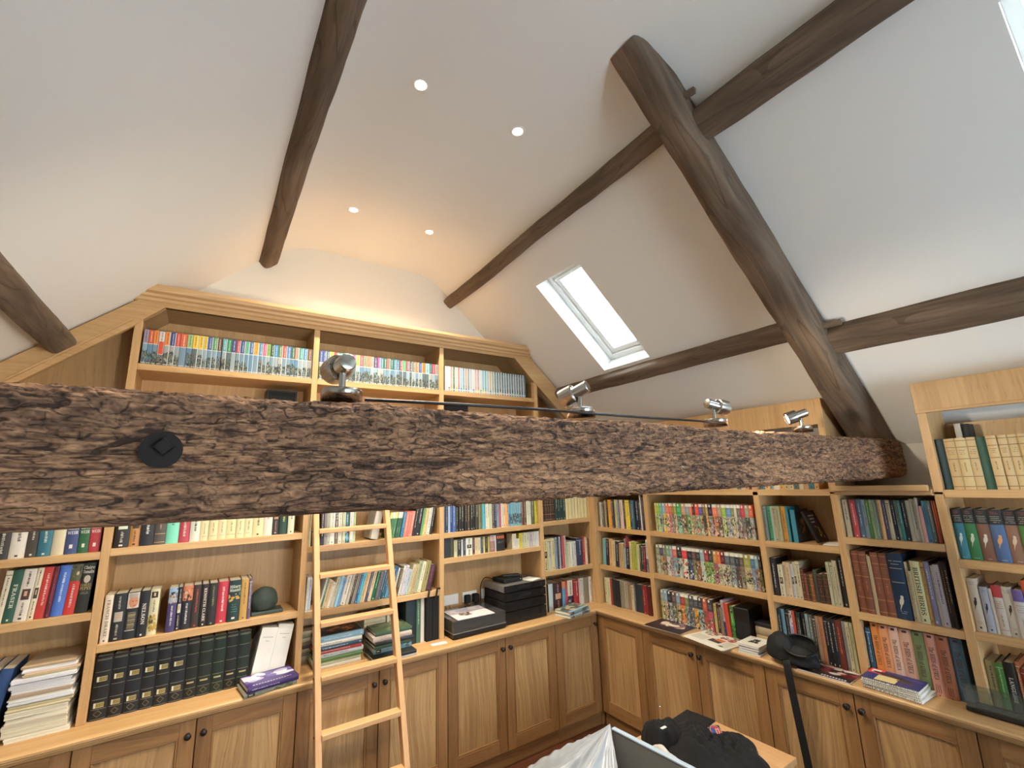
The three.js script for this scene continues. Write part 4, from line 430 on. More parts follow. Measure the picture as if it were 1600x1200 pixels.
// spine artwork, drawn into three atlases of 64 x 256 pixel cells
const CW = 64, CH = 256, COLS = 32, PER = 256;
const atlases = [0, 1, 2].map(() => { const c = document.createElement('canvas'); c.width = 2048; c.height = 2048; return c; });
const ctxs = atlases.map((c) => c.getContext('2d'));
const lum = (h) => { const c = hex(h).convertLinearToSRGB(); return 0.3 * c.r + 0.6 * c.g + 0.1 * c.b; };
const jit = (h, k) => { const c = hex(h).convertLinearToSRGB(), q = (v) => Math.round(clamp((v + (rnd() - 0.5) * k) * 255)); return `rgb(${q(c.r)},${q(c.g)},${q(c.b)})`; };
function spine(x, X, Y, style, c1, c2, text, asp) {
  const F = (c, a, b, w, h) => { x.fillStyle = c.length === 6 ? '#' + c : c; x.fillRect(X + a, Y + b, w, h); };
  const ink = c2 || (lum(c1) > 0.45 ? '3a3432' : 'e0d8c8');
  const marks = (a, b, h, c, w = 12) => { for (let y = b; y < b + h; y += rr(5, 9)) F(c, a + rr(0, 2), y, w - rr(0, 4), rr(2.5, 5)); };          // unreadable small lettering, running down the spine
  const lines = (y, n, c, w = 36, g = 7) => { for (let i = 0; i < n; i++) { const q = w * rr(0.6, 1); for (let a = 0; a < q; a += 5) if (rnd() > 0.15) F(c, 32 - q / 2 + a, y + i * g, 3.6, 2.5); } };
  const pic = (y, h, cols, n = 46) => { for (let i = 0; i < n; i++) { x.fillStyle = '#' + cols[Math.floor(rnd() * cols.length)]; x.beginPath(); x.ellipse(X + rr(2, 62), Y + rr(y, y + h), rr(3, 14), rr(2, 11), rr(0, 3), 0, TAU); x.fill(); } };
  const vtext = (t, y, h, c, size) => { x.save(); x.translate(X + 32, Y + y); x.rotate(Math.PI / 2); x.fillStyle = '#' + c; x.font = `bold ${size}px serif`; x.textBaseline = 'middle'; x.textAlign = 'left'; const m = x.measureText(t).width; x.scale(h / m, 1); x.fillText(t, 0, 0); x.restore(); };
  const htext = (t, y, c, size) => { x.save(); x.translate(X + 32, Y + y); x.fillStyle = '#' + c; x.font = `bold ${size}px serif`; x.textAlign = 'center'; x.textBaseline = 'middle'; const m = x.measureText(t).width; x.scale(Math.min(1, 54 / m), 1.2); x.fillText(t, 0, 0); x.restore(); };
  const bird = (y, c, k = 1) => { x.fillStyle = '#' + c; x.beginPath(); x.ellipse(X + 32, Y + y, 9 * k, 17 * k, 0.35, 0, TAU); x.fill(); x.beginPath(); x.arc(X + 36, Y + y - 19 * k, 7 * k, 0, TAU); x.fill(); x.beginPath(); x.moveTo(X + 27, Y + y + 8 * k); x.lineTo(X + 20, Y + y + 42 * k); x.lineTo(X + 33, Y + y + 14 * k); x.fill(); };
  x.save(); x.beginPath(); x.rect(X, Y, CW, CH); x.clip();
  F(jit(c1, 0.02), 0, 0, CW, CH);
  const land = ['3a4438', '2e3a3c', '55604a', '6a6658', '27323a', '48585a', '7a705c', '3e5a40'], sky = ['8aa6b8', '98a8ae', 'a4a8a4', '7894a8', '6088a6', '5a6a70'];
  if (style === 'g' || style === 'G') {
    const s0 = sky[Math.floor(rnd() * 6)]; F(style === 'G' ? '8a94a0' : s0, 0, 104, CW, 152); F('e4e6e4', 0, 102, CW, 4);
    if (rnd() < 0.92) pic(rr(140, 180), 100, land.slice(Math.floor(rnd() * 5)), 60); if (style === 'G') { F('d8d4d0', 4, 6, 56, 170); F(c2, 8, 80, 48, 92); }
    marks(26, 14, 76, style === 'G' ? 'a03a24' : lum(c1) > 0.55 ? '4a4038' : 'e6e2dc', 13); F('d8d8d4', 6, 240, 44, 4); if (rnd() < 0.5) F('d2dade', 54, 0, 10, CH); else F('2a2e34', 60, 0, 4, CH);
  } else if (style === 'w') { F('dde3e4', 0, 0, 20, CH); F(c1, 20, 0, 44, CH); marks(38, 30, 150, 'dfe6e6', 12); if (rnd() < 0.6) F(['d8a050', 'c8504a', '4a88b8', '7aa868', 'd8c868'][Math.floor(rnd() * 5)], 22, 212, 42, 34); F('e8ecec', 30, 226, 24, 12);
  } else if (style === 'n') {
    F('e4e2d2', 0, 0, CW, 26); if (rnd() < 0.55) { F(c1, 0, 0, CW, 26); } x.fillStyle = '#f0eee0'; x.beginPath(); x.arc(X + 32, Y + 15, 11, 0, TAU); x.fill();
    F(c1, 0, 28, CW, 66); lines(46, 3, lum(c1) > 0.5 ? 'f2eee0' : 'd8d4c4', 44, 11); F(jit(c2, 0.05), 0, 94, CW, 162); const q = [c2, c2, jit(c2, 0.3).length ? '5a5a48' : c2, '2e3430', 'd8d4bc', '8a5048', '6a8a58', c1]; pic(104, 110, q, 34); pic(206, 46, [c1, '383430', 'd8d0b8', c2], 12); x.strokeStyle = '#e8e4d4'; x.lineWidth = 4; x.beginPath(); x.ellipse(X + 32, Y + 228, 10, 16, 0.5, 0, TAU); x.stroke();
  } else if (style === 'b') { F(jit(c2, 0.05), 0, 0, CW, 88); pic(6, 76, [c2, c2, '3a3430', 'd0b090', '8a6a50'], 16); marks(25, 104, 116, lum(c1) > 0.5 ? '3a3434' : 'e0dcd4', 14);
  } else if (style === 'u') { F(c2, 0, 150, CW, 106); pic(154, 96, [c2, c2, 'a8a8b0', '3a3a44'], 14); marks(25, 20, 110, '3a3434', 14);
  } else if (style === 't') { F(c2, 0, 0, CW, 62); lines(82, 4, '6a6048', 46, 11); marks(27, 150, 60, lum(c1) > 0.5 ? '8a7a58' : 'd8d8c8', 10); lines(226, 1, '6a6048', 50);
  } else if (style === 's') { marks(26, 16, 70, ink, 12); F(jit(c2 || '5a4a3a', 0.06), 14, 100, 38, 52); F('c8a080', 25, 110, 15, 24); marks(26, 166, 60, ink, 12); F(ink, 24, 236, 16, 9);
  } else if (style === 'f') { F('d8ccc4', 6, 6, 54, 84); x.fillStyle = '#' + c2; x.beginPath(); x.ellipse(X + 34, Y + 54, 21, 34, 0, 0, TAU); x.fill(); F('a8a29a', 12, 10, 40, 22); F('5a3a2e', 26, 50, 8, 4); F('5a3a2e', 42, 50, 6, 4); F('8a4a40', 34, 74, 12, 4); F(c1, 0, 98, CW, 158); marks(14, 112, 90, 'a89a70', 36); F('d8d4cc', 8, 206, 44, 4);
  } else if (style === 'c') { pic(150, 80, [c2, c2, jit(c2, 0).length ? c2 : c2, '5a5038'], 34); F('2a2422', 10, 16, 40, 34); F('d8c0a0', 24, 22, 12, 18); marks(26, 62, 70, lum(c1) > 0.5 ? '6a6450' : 'e8e8e0', 12);
  } else if (style === 'v') { vtext(text, text.length > 8 ? 26 : 70, text.length > 8 ? 196 : 116, ink, text === 'BRITISH BIRDS' ? 40 : 30); F(ink, 26, 236, 12, 9);
  } else if (style === 'h') { vtext(text, 56, 132, c2, 34); F(jit(c2, 0.1), 22, 8, 22, 10); for (let i = 0; i < 3; i++) F(c2, 18 + i * 10, 206, 3, 34); F('3a2420', 28, 246, 5, 6);
  } else if (style === 'x') { const t = text.split('|'); const emb = t[0] === 'ALISON'; if (emb) { x.fillStyle = '#' + c2; x.beginPath(); x.ellipse(X + 32, Y + 56, 19, 26, 0, 0, TAU); x.fill(); F('f4e8d0', 22, 48, 20, 5); htext(t[0], 118, 'e8e4dc', 18); htext(t[1], 142, 'e8e4dc', 18); F('ece6da', 24, 204, 16, 20); } else if (t[0] === 'Claire') { htext(t[0], 24, c2, 18); htext(t[1], 46, c2, 18); x.fillStyle = '#c8bca8'; x.beginPath(); x.ellipse(X + 32, Y + 84, 16, 20, 0, 0, TAU); x.fill(); htext('SAMUEL', 114, 'c8a860', 16); htext('PEPYS', 132, 'c8a860', 18); lines(150, 2, 'b8b0a0', 40); } else { htext(t[0], 40, c2, 20); htext(t[1], 62, c2, 20); pic(88, 40, ['c89a48', 'd8b060', '3a7a78'], 10); lines(150, 4, '7ac0a0', 30, 14); F('e8e4dc', 24, 226, 16, 12); }
  } else if (style === 'd') { for (const y of [14, 46, 104, 190, 238]) F(c2, 4, y, 56, 3); lines(62, 3, c2, 38, 9); marks(27, 124, 40, c2, 10);
  } else if (style === 'A' || style === 'a') { for (const y of [12, 16, 62, 120, 170, 208, 246]) F('8a8870', 6, y, 52, 2); if (style === 'A') for (const y of [82, 184]) { F('b8a868', 14, y, 36, 20); for (let i = 0; i < 6; i++) F('3a3420', 18 + i * 5.4, y + 3, 2.4, 14); F('e0dcc0', 14, y, 8, 20); } else F('b8a878', 14, 182, 34, 7); x.strokeStyle = '#8a7a48'; x.lineWidth = 2; x.beginPath(); x.moveTo(X + 32, Y + 215); x.lineTo(X + 46, Y + 227); x.lineTo(X + 32, Y + 239); x.lineTo(X + 18, Y + 227); x.closePath(); x.stroke();
  } else if (style === 'q') { for (let i = 0; i < 4; i++) F(c2, 6 + i * 14, 20, 9, 44); lines(104, 3, 'd8d8d8', 44, 12);
  } else if (style === 'B') { lines(30, 1, 'e8e4d0', 48); lines(42, 1, 'e8e4d0', 44); F('a8a890', 8, 58, 48, 3); F('a8a890', 8, 112, 48, 3); bird(186, c2, 0.9); lines(222, 2, 'b8b8a8', 24);
  } else if (style === 'H') { F('22242a', 0, 0, CW, 74); lines(12, 2, 'b0504a', 36, 8); lines(34, 4, 'c8c4b4', 46, 9); bird(150, c2, 1.05); lines(242, 1, 'c8d4d0', 28);
  } else if (style === 'I') { lines(20, 2, '6a6258', 40, 10); bird(118, c2, 0.95); lines(208, 2, '8a8278', 30, 8); F(c2, 26, 232, 12, 9);
  } else if (style === 'l') { marks(26, rr(16, 40), rr(110, 170), ink, 13); if (rnd() < 0.6) F(ink, 26, 236, 12, 9); if (rnd() < 0.25) F(ink, 4, 22, 56, 3);
  } else if (style === 'p') { for (let i = 0; i < 14; i++) F(jit(c1, 0.06), rr(0, 60), rr(0, 240), rr(2, 20), rr(2, 30)); }
  x.restore();
}
const books = [];
for (const [key, [wall, y, list]] of Object.entries(ROWS)) list.split(';').forEach((e, i, all) => {
  const m = e.split(' '); books.push({ key, wall, y, i, n: all.length, kind: +m[0], a: +m[1], t: +m[2], h: +m[3], lean: +m[4], style: m[5], c1: m[6], c2: m[7] === '-' ? '' : m[7], text: m.slice(8).join(' ') });
});
const bookMats = atlases.map((c) => { const t = new THREE.CanvasTexture(c); t.colorSpace = THREE.SRGBColorSpace; t.generateMipmaps = true; t.minFilter = THREE.LinearMipmapLinearFilter; t.magFilter = THREE.LinearFilter; return M({ map: t, color: 0xe6e4e0, roughness: 0.58 }); });
let cell = 0;
// a book: curved spine and two boards around a page block; local x across the spine, spine at z = 0
function coverGeo(t, h, d, at, hard, slim) {
  const cx = (at % PER % COLS) * CW, cy = Math.floor(at % PER / COLS) * CH, U = (u) => (cx + 2 + u * (CW - 4)) / 2048, V = (v) => 1 - (cy + 2 + (1 - v) * (CH - 4)) / 2048;
  const bulge = slim ? 0.0006 : hard ? Math.min(0.005, t * 0.12) : 0.001, b = Math.min(slim ? 0.001 : hard ? 0.0022 : 0.0009, t * 0.18), n = slim ? 2 : 6, P = [], T = [], I = [];
  const outer = []; for (let i = 0; i <= n; i++) { const u = i / n; outer.push([u * t, -bulge * Math.pow(Math.abs(2 * u - 1), 2.2), u]); }
  const strip = (pts, y0, y1, flip) => { for (let i = 0; i + 1 < pts.length; i++) { const k = P.length / 3, p = pts[i], q = pts[i + 1]; P.push(p[0], y0, p[1], q[0], y0, q[1], q[0], y1, q[1], p[0], y1, p[1]); T.push(U(p[2]), V(0), U(q[2]), V(0), U(q[2]), V(1), U(p[2]), V(1)); flip ? I.push(k, k + 2, k + 1, k, k + 3, k + 2) : I.push(k, k + 1, k + 2, k, k + 2, k + 3); } };
  strip(outer, 0, h); strip([[0, -d, 0.02], [0, outer[0][1], 0.03]], 0, h); strip([[t, outer[n][1], 0.97], [t, -d, 0.98]], 0, h);
  strip([[b, -d, 0.03], [0, -d, 0.02]], 0, h); strip([[t, -d, 0.98], [t - b, -d, 0.97]], 0, h);
  strip([[b, outer[0][1] - b, 0.03], [b, -d, 0.02]], 0, h); strip([[t - b, -d, 0.98], [t - b, outer[n][1] - b, 0.97]], 0, h); strip([[t - b, outer[n][1] - b, 0.9], [b, outer[0][1] - b, 0.1]], 0, h);
  const capY = (y, up) => { const ring = [...outer.map((p) => [p[0], p[1]]), [t, -d], [t - b, -d], [t - b, outer[n][1] - b], [b, outer[0][1] - b], [b, -d], [0, -d]]; const tri = THREE.ShapeUtils.triangulateShape(ring.map((q) => new THREE.Vector2(...q)), []), k = P.length / 3; ring.forEach((q) => { P.push(q[0], y, q[1]); T.push(U(0.03 + 0.9 * q[0] / t), V(up ? 0.99 : 0.01)); }); for (const f of tri) up ? I.push(k + f[0], k + f[2], k + f[1]) : I.push(k + f[0], k + f[1], k + f[2]); };
  capY(h, true); capY(0, false);
  const g = new THREE.BufferGeometry(); g.setAttribute('position', new THREE.Float32BufferAttribute(P, 3)); g.setAttribute('uv', new THREE.Float32BufferAttribute(T, 2)); g.setIndex(I);
  const q = g.toNonIndexed(); q.computeVertexNormals();
  return { g: q, b, back: outer[0][1] - b };
}
const unitBox = new THREE.BoxGeometry(1, 1, 1);
function makeBook(name, label, cat, t, h, d, c1, style, c2 = '', text = '', group, hard = true, slim = false) {
  const at = cell++, k = Math.floor(at / PER) % 3; spine(ctxs[k], (at % PER % COLS) * CW, Math.floor(at % PER / COLS) * CH, style, c1, c2, text, t / h);
  const o = thing(name, label, cat, [0, 0, 0], 0, group), { g, b, back } = coverGeo(t, h, d, at, hard, slim);
  mesh('cover', g, bookMats[k], o);
  if (!slim) { const p = mesh('pages', unitBox, mat.pages, o), m = hard ? 0.003 : 0.0006; p.scale.set(t - 2 * b - 0.0002, h - 2 * m, d + back - (hard ? 0.004 : 0.001)); p.position.set(t / 2, h / 2, back - p.scale.z / 2 - 0.0001); }
  return o;
}
for (const b of books) {
  const [name, word] = KINDS[b.kind], L = b.lean * Math.PI / 180, t = b.t * Math.cos(L) - 0.0003, slim = b.kind === 2 || b.kind === 4;
  const d = b.kind === 5 ? 0.2 : slim ? Math.min(0.14, b.h * 0.72) : Math.min(0.2, b.h * rr(0.68, 0.76)), set = 0.013 + (slim || b.kind === 3 || b.kind === 5 ? 0.002 : rr(0, 0.012));
  const label = `${colourWord(b.c1)} ${word}, ${ord(b.i + 1)} of ${b.n} from left, ${PLACE[b.key]}`;
  const o = makeBook(name, label, slim ? 'case' : b.kind === 5 ? 'album' : 'book', t, b.h, d, b.c1, b.style, b.c2, b.text, 'row on ' + PLACE[b.key], b.kind !== 1, slim);
  const lift = L > 0 ? t * Math.sin(L) : 0, y = b.y + lift + 0.0002;
  if (b.wall === 'b') o.position.set(b.a, y, FZ - set); else o.position.set(FX + set, y, b.a);
  o.rotation.set(0, b.wall === 'b' ? 0 : -Math.PI / 2, -L);
}

// ------------------------------------------------------------------ printed covers (one sheet of artwork)
const artCanvas = document.createElement('canvas'); artCanvas.width = artCanvas.height = 1024;
const ac = artCanvas.getContext('2d'); ac.fillStyle = '#e2dfd6'; ac.fillRect(0, 0, 1024, 1024);
const ART = {};
function art(name, i, f) { const X = (i % 4) * 256, Y = Math.floor(i / 4) * 256; ART[name] = [X + 4, Y + 4, 248, 248]; ac.save(); ac.beginPath(); ac.rect(X, Y, 256, 256); ac.clip(); ac.translate(X, Y); f((c, a, b, w, h) => { ac.fillStyle = c; ac.fillRect(a, b, w, h); }, (c, x, y, a, b, r = 0) => { ac.fillStyle = c; ac.beginPath(); ac.ellipse(x, y, a, b, r, 0, TAU); ac.fill(); }); ac.restore(); }
const blobs = (E, cols, n, x0, x1, y0, y1, r0, r1) => { for (let i = 0; i < n; i++) E(cols[Math.floor(rnd() * cols.length)], rr(x0, x1), rr(y0, y1), rr(r0, r1), rr(r0, r1), rnd() * 3); };
art('sleeve', 0, (F, E) => { F('#d8d0d0', 0, 0, 256, 256); blobs(E, ['#c8c4cc', '#e0d8d4', '#b8b8c8', '#d4cccc'], 30, 0, 256, 0, 130, 12, 50); F('#5a5058', 120, 92, 136, 5); blobs(E, ['#6a5648', '#8a7462', '#54443a'], 26, 60, 126, 120, 180, 5, 14); });
art('print', 1, (F, E) => { F('#2a2026', 0, 0, 256, 256); F('#8490a0', 0, 0, 256, 46); for (let i = 0; i < 22; i++) F('#c8ccd0', 14 + i * 10.5, 14, 6, 18); blobs(E, ['#8a6a68', '#b89a8a', '#d8c4a8', '#6a4a60', '#e0d0b0'], 26, 70, 190, 110, 170, 10, 34); E('#e0d4b8', 130, 140, 46, 22); E('#4a3848', 128, 120, 22, 8); });
art('newspaper', 2, (F, E) => { F('#dcd8c8', 0, 0, 256, 256); blobs(E, ['#a84038', '#5a4a48', '#c05a50', '#7a6a60', '#c8a888', '#4a5a50'], 60, 24, 210, 26, 120, 4, 14); F('#3a3838', 110, 150, 70, 46); F('#c86a40', 130, 130, 50, 34); E('#88b0a0', 34, 70, 22, 26); for (let i = 0; i < 12; i++) F('#8a8678', 190, 134 + i * 8, 54, 3); for (let i = 0; i < 8; i++) F('#8a8678', 18, 150 + i * 9, 80, 3); F('#3a3434', 200, 210, 22, 14); });
art('magazine', 3, (F, E) => { F('#2e2426', 0, 0, 256, 256); blobs(E, ['#8a2428', '#a03034', '#5a1a1e', '#3a2a2a', '#c8b8a8'], 30, 0, 256, 20, 150, 12, 40); F('#d8d0c4', 60, 10, 190, 18); E('#d8b878', 60, 190, 26, 14); for (let i = 0; i < 9; i++) F('#d8d4cc', 120 + i * 13, 226, 8, 18); });
art('notebook', 4, (F, E) => { F('#2c3470', 0, 0, 256, 256); F('#d84a48', 0, 0, 70, 110); F('#e8e4d8', 16, 20, 40, 60); F('#d8c88a', 60, 120, 90, 120); E('#2a2624', 110, 90, 90, 26, 0.3); E('#4a3a30', 180, 150, 40, 22, 0.2); F('#6a4aa0', 190, 60, 50, 20); });
art('booklet', 5, (F, E) => { F('#dcdacc', 0, 0, 256, 256); blobs(E, ['#3a3834', '#54504a', '#2a2826'], 18, 90, 170, 70, 160, 8, 24); F('#8a4a50', 20, 20, 60, 10); });
art('landscape', 6, (F, E) => { F('#4a3a78', 0, 0, 256, 256); blobs(E, ['#d8d4dc', '#a8a0c0', '#6a60a0', '#c8c8d4'], 26, 0, 256, 40, 150, 14, 44); F('#3a2a68', 0, 200, 256, 56); for (let i = 0; i < 14; i++) F('#d8cce0', 30 + i * 14, 222, 9, 10); });
art('wildlife', 7, (F, E) => { F('#2a2a2c', 0, 0, 256, 256); blobs(E, ['#b86a30', '#d88a48', '#8a4a20', '#5a3a28'], 26, 90, 230, 60, 180, 8, 26); blobs(E, ['#3a4a5a', '#4a5a6a'], 10, 0, 80, 0, 200, 10, 26); F('#88a8c0', 0, 226, 256, 30); });
art('green', 8, (F, E) => { F('#55684a', 0, 0, 256, 256); blobs(E, ['#6a7a58', '#4a5a3e', '#7a8462', '#3e5038'], 40, 0, 256, 0, 256, 16, 50); F('#d8d4b0', 150, 60, 70, 30); });
art('atlas', 9, (F, E) => { F('#4a5a58', 0, 0, 256, 256); blobs(E, ['#6a7a60', '#a8a078', '#3a4a50', '#8a5a40', '#b8b490'], 40, 0, 256, 0, 256, 10, 36); F('#8aa8b4', 0, 214, 256, 42); });
art('facing', 10, (F, E) => { F('#1e3440', 0, 0, 256, 256); E('#a88a58', 120, 130, 40, 64); blobs(E, ['#6a5430', '#3a3424'], 10, 90, 150, 90, 180, 6, 16); });
art('dark', 11, (F, E) => { F('#1e1a22', 0, 0, 256, 256); for (let i = 0; i < 3; i++) F('#b8b0b8', 60, 36 + i * 26, 130 - i * 20, 10); blobs(E, ['#c8b448', '#a89038', '#5a4a3a'], 14, 90, 200, 130, 220, 5, 14); });
art('badge', 12, (F, E) => { F('#20202a', 0, 0, 256, 256); E('#c8c4bc', 128, 128, 120, 120); E('#a83a38', 128, 128, 112, 112); F('#2e4a8a', 40, 70, 80, 110); F('#e0dcd4', 132, 76, 12, 100); F('#e0dcd4', 160, 76, 40, 12); F('#e0dcd4', 188, 76, 12, 100); });
const artTex = new THREE.CanvasTexture(artCanvas); artTex.colorSpace = THREE.SRGBColorSpace; artTex.magFilter = THREE.LinearFilter;
const artMat = M({ map: artTex, roughness: 0.4 });
// thin printed sheet w x d lying in the xz plane (its image top towards -z), thickness h; base centre at the origin
function printed(name, w, h, d, parent) {
  const g = wb(-w / 2, w / 2, 0, h, -d / 2, d / 2, 'x', 0), p = g.attributes.position, n = g.attributes.normal, uv = g.attributes.uv, [X, Y, W, H] = ART[name];
  for (let i = 0; i < p.count; i++) { const u = (p.getX(i) + w / 2) / w, v = (p.getZ(i) + d / 2) / d; if (n.getY(i) > 0.5) uv.setXY(i, (X + u * W) / 1024, 1 - (Y + v * H) / 1024); else uv.setXY(i, (X + 6 + u * (W - 12)) / 1024, 1 - (Y + (v < 0.5 ? 3 : H - 3)) / 1024); }
  return g;
}
function printThing(kind, label, cat, name, w, h, d, pos, ry, pages = true, group) {
  const o = thing(kind, label, cat, pos, ry, group);
  if (pages) { mesh('pages', wb(-w / 2 + 0.002, w / 2 - 0.002, 0, h - 0.001, -d / 2 + 0.002, d / 2 - 0.002, 'x', 0), mat.paper, o); mesh('cover', printed(name, w, 0.001, d).translate(0, h - 0.001, 0), artMat, o); }
  else mesh('sheet', printed(name, w, h, d), artMat, o);
  return o;
}
// a book lying flat, spine towards the viewer; x1/z1 is the far end of the spine
function flatBook(name, label, t, h, d, c1, style, pos, wall = 'b', c2 = '', turn = 0, hard = true, group) {
  const o = makeBook(name, label, 'book', t, h, d, c1, style, c2, '', group, hard); o.position.set(...pos); o.rotation.set(0, (wall === 'b' ? 0 : -Math.PI / 2) + turn, Math.PI / 2); return o;
}
// ------------------------------------------------------------------ leftmost bay: documents and binders
{
  let y = WT; const th = [0.014, 0.022, 0.016, 0.02, 0.018, 0.008, 0.012, 0.011, 0.004, 0.005, 0.012, 0.015, 0.011, 0.009, 0.012, 0.008, 0.005, 0.013, 0.008];
  const col = ['d8d0bc', 'd4ccb4', 'd2cab2', 'd8d0bc', 'cfc8b2', 'd0c4a0', 'c8bc98', 'd4d4d8', 'e0ded2', 'd8d6cc', 'a8927c', 'd8d6d4', 'dad8d8', 'd6d4d8', 'd4d2d4', 'd2c498', 'c8a888', 'e0dedc', 'b09a7c'];
  const des = ['lowest', 'second', 'third', 'fourth', 'fifth', 'sixth', 'seventh', 'eighth', 'ninth', 'tenth', 'eleventh', 'twelfth', 'thirteenth', 'fourteenth', 'fifteenth', 'sixteenth', 'seventeenth', 'eighteenth', 'topmost'];
  th.forEach((t, i) => {
    t *= 1.12; const w = i > 14 ? 0.155 : rr(0.168, 0.182), o = thing('document', `${['cream', 'white', 'buff'][i < 7 ? 0 : i === 10 || i > 15 && i !== 17 ? 2 : 1]} bundle of papers, ${des[i]} from the bottom of the paper stack`, 'papers', [-2.797 + rr(-0.006, 0.006) + (i > 14 ? 0.016 : 0), y, -0.21 + rr(-0.008, 0.008)], rr(-0.03, 0.03), 'paper stack in the leftmost bay');
    const m = M({ color: hex(col[i]), roughness: 0.9 });
    const n = Math.max(1, Math.round(t / 0.0045)); for (let k = 0; k < n; k++) { const a = rr(-0.002, 0.002), b = rr(-0.003, 0.003); mesh('sheaf', wb(-w / 2 + a, w / 2 + a, k * t / n, (k + 1) * t / n - 0.0004, -0.11 + b, 0.105 + b, 'x', 0.0006), m, o); }
    y += t;
  });
  for (let i = 0; i < 3; i++) { const o = makeBook('ring_binder', ['blue ring binder nearest the paper stack', 'blue ring binder second from the paper stack', 'blue ring binder third from the paper stack'][i], 'binder', 0.035, 0.24, 0.2, ['2c5288', '3a6cb0', '30588c'][i], 'p', '', '', 'blue binders in the leftmost bay'); o.position.set(-2.958 - i * 0.038, WT + 0.012, -0.14); o.rotation.set(0, 0, -0.14); }
}
// ------------------------------------------------------------------ bay before the ladder
for (let i = 0; i < 2; i++) { const o = thing('magazine_file', i ? 'white card box file leaning against the bookcase upright' : 'white card box file leaning beside the green albums', 'box file', [-2.092 + i * 0.0725, WT + 0.0122, -0.125 - i * 0.01], 0, 'white box files'); o.rotation.set(0, 0, -0.17); mesh('box', wb(0, 0.07, 0, 0.225, -0.2, 0, 'y', 0.002), mat.paper, o); mesh('printed_line', wb(0.012, 0.058, 0.182, 0.1835, -0.0005, 0.0004, 'x', 0), mat.grey, o); mesh('printed_line', wb(0.028, 0.044, 0.165, 0.1665, -0.0005, 0.0004, 'x', 0), mat.grey, o); }
{
  const b = flatBook('hardback_book', 'grey-green hardback lying flat under the purple book', 0.018, 0.215, 0.15, '8a9080', 'c', [-1.91, WT, 0.012], 'b', '5a6a48', 0.14, true, 'books lying flat');
  const p = flatBook('hardback_book', 'purple hardback lying on the worktop before the white box files', 0.022, 0.21, 0.155, '3a2a68', 'l', [-1.905, WT + 0.0182, 0.018], 'b', 'd8cce0', 0.14, true, 'books lying flat');
  const c = mesh('cover_print', printed('landscape', 0.205, 0.0008, 0.15), artMat, p); c.rotation.z = -Math.PI / 2; c.position.set(0.0221, 0.105, -0.078);
  const e = thing('bookend', 'dark green rounded stone bookend at the end of the biography row', 'bookend', [-2.05, 1.0202, -0.2]);
  const g = new THREE.SphereGeometry(0.062, 28, 20); { const q = g.attributes.position; for (let i = 0; i < q.count; i++) { const k = 1 + 0.09 * N(q.getX(i) * 30, q.getY(i) * 30, q.getZ(i) * 30); q.setXYZ(i, q.getX(i) * k, Math.max(-0.045, q.getY(i) * k * 1.0), q.getZ(i) * k * 0.75); } g.computeVertexNormals(); }
  const stone = M({ color: 0x34403a, roughness: 0.7 }); mesh('stone', g, stone, e).position.set(0, 0.06, 0); mesh('base', wb(-0.055, 0.085, 0, 0.015, -0.05, 0.05, 'x', 0.004), stone, e);
}
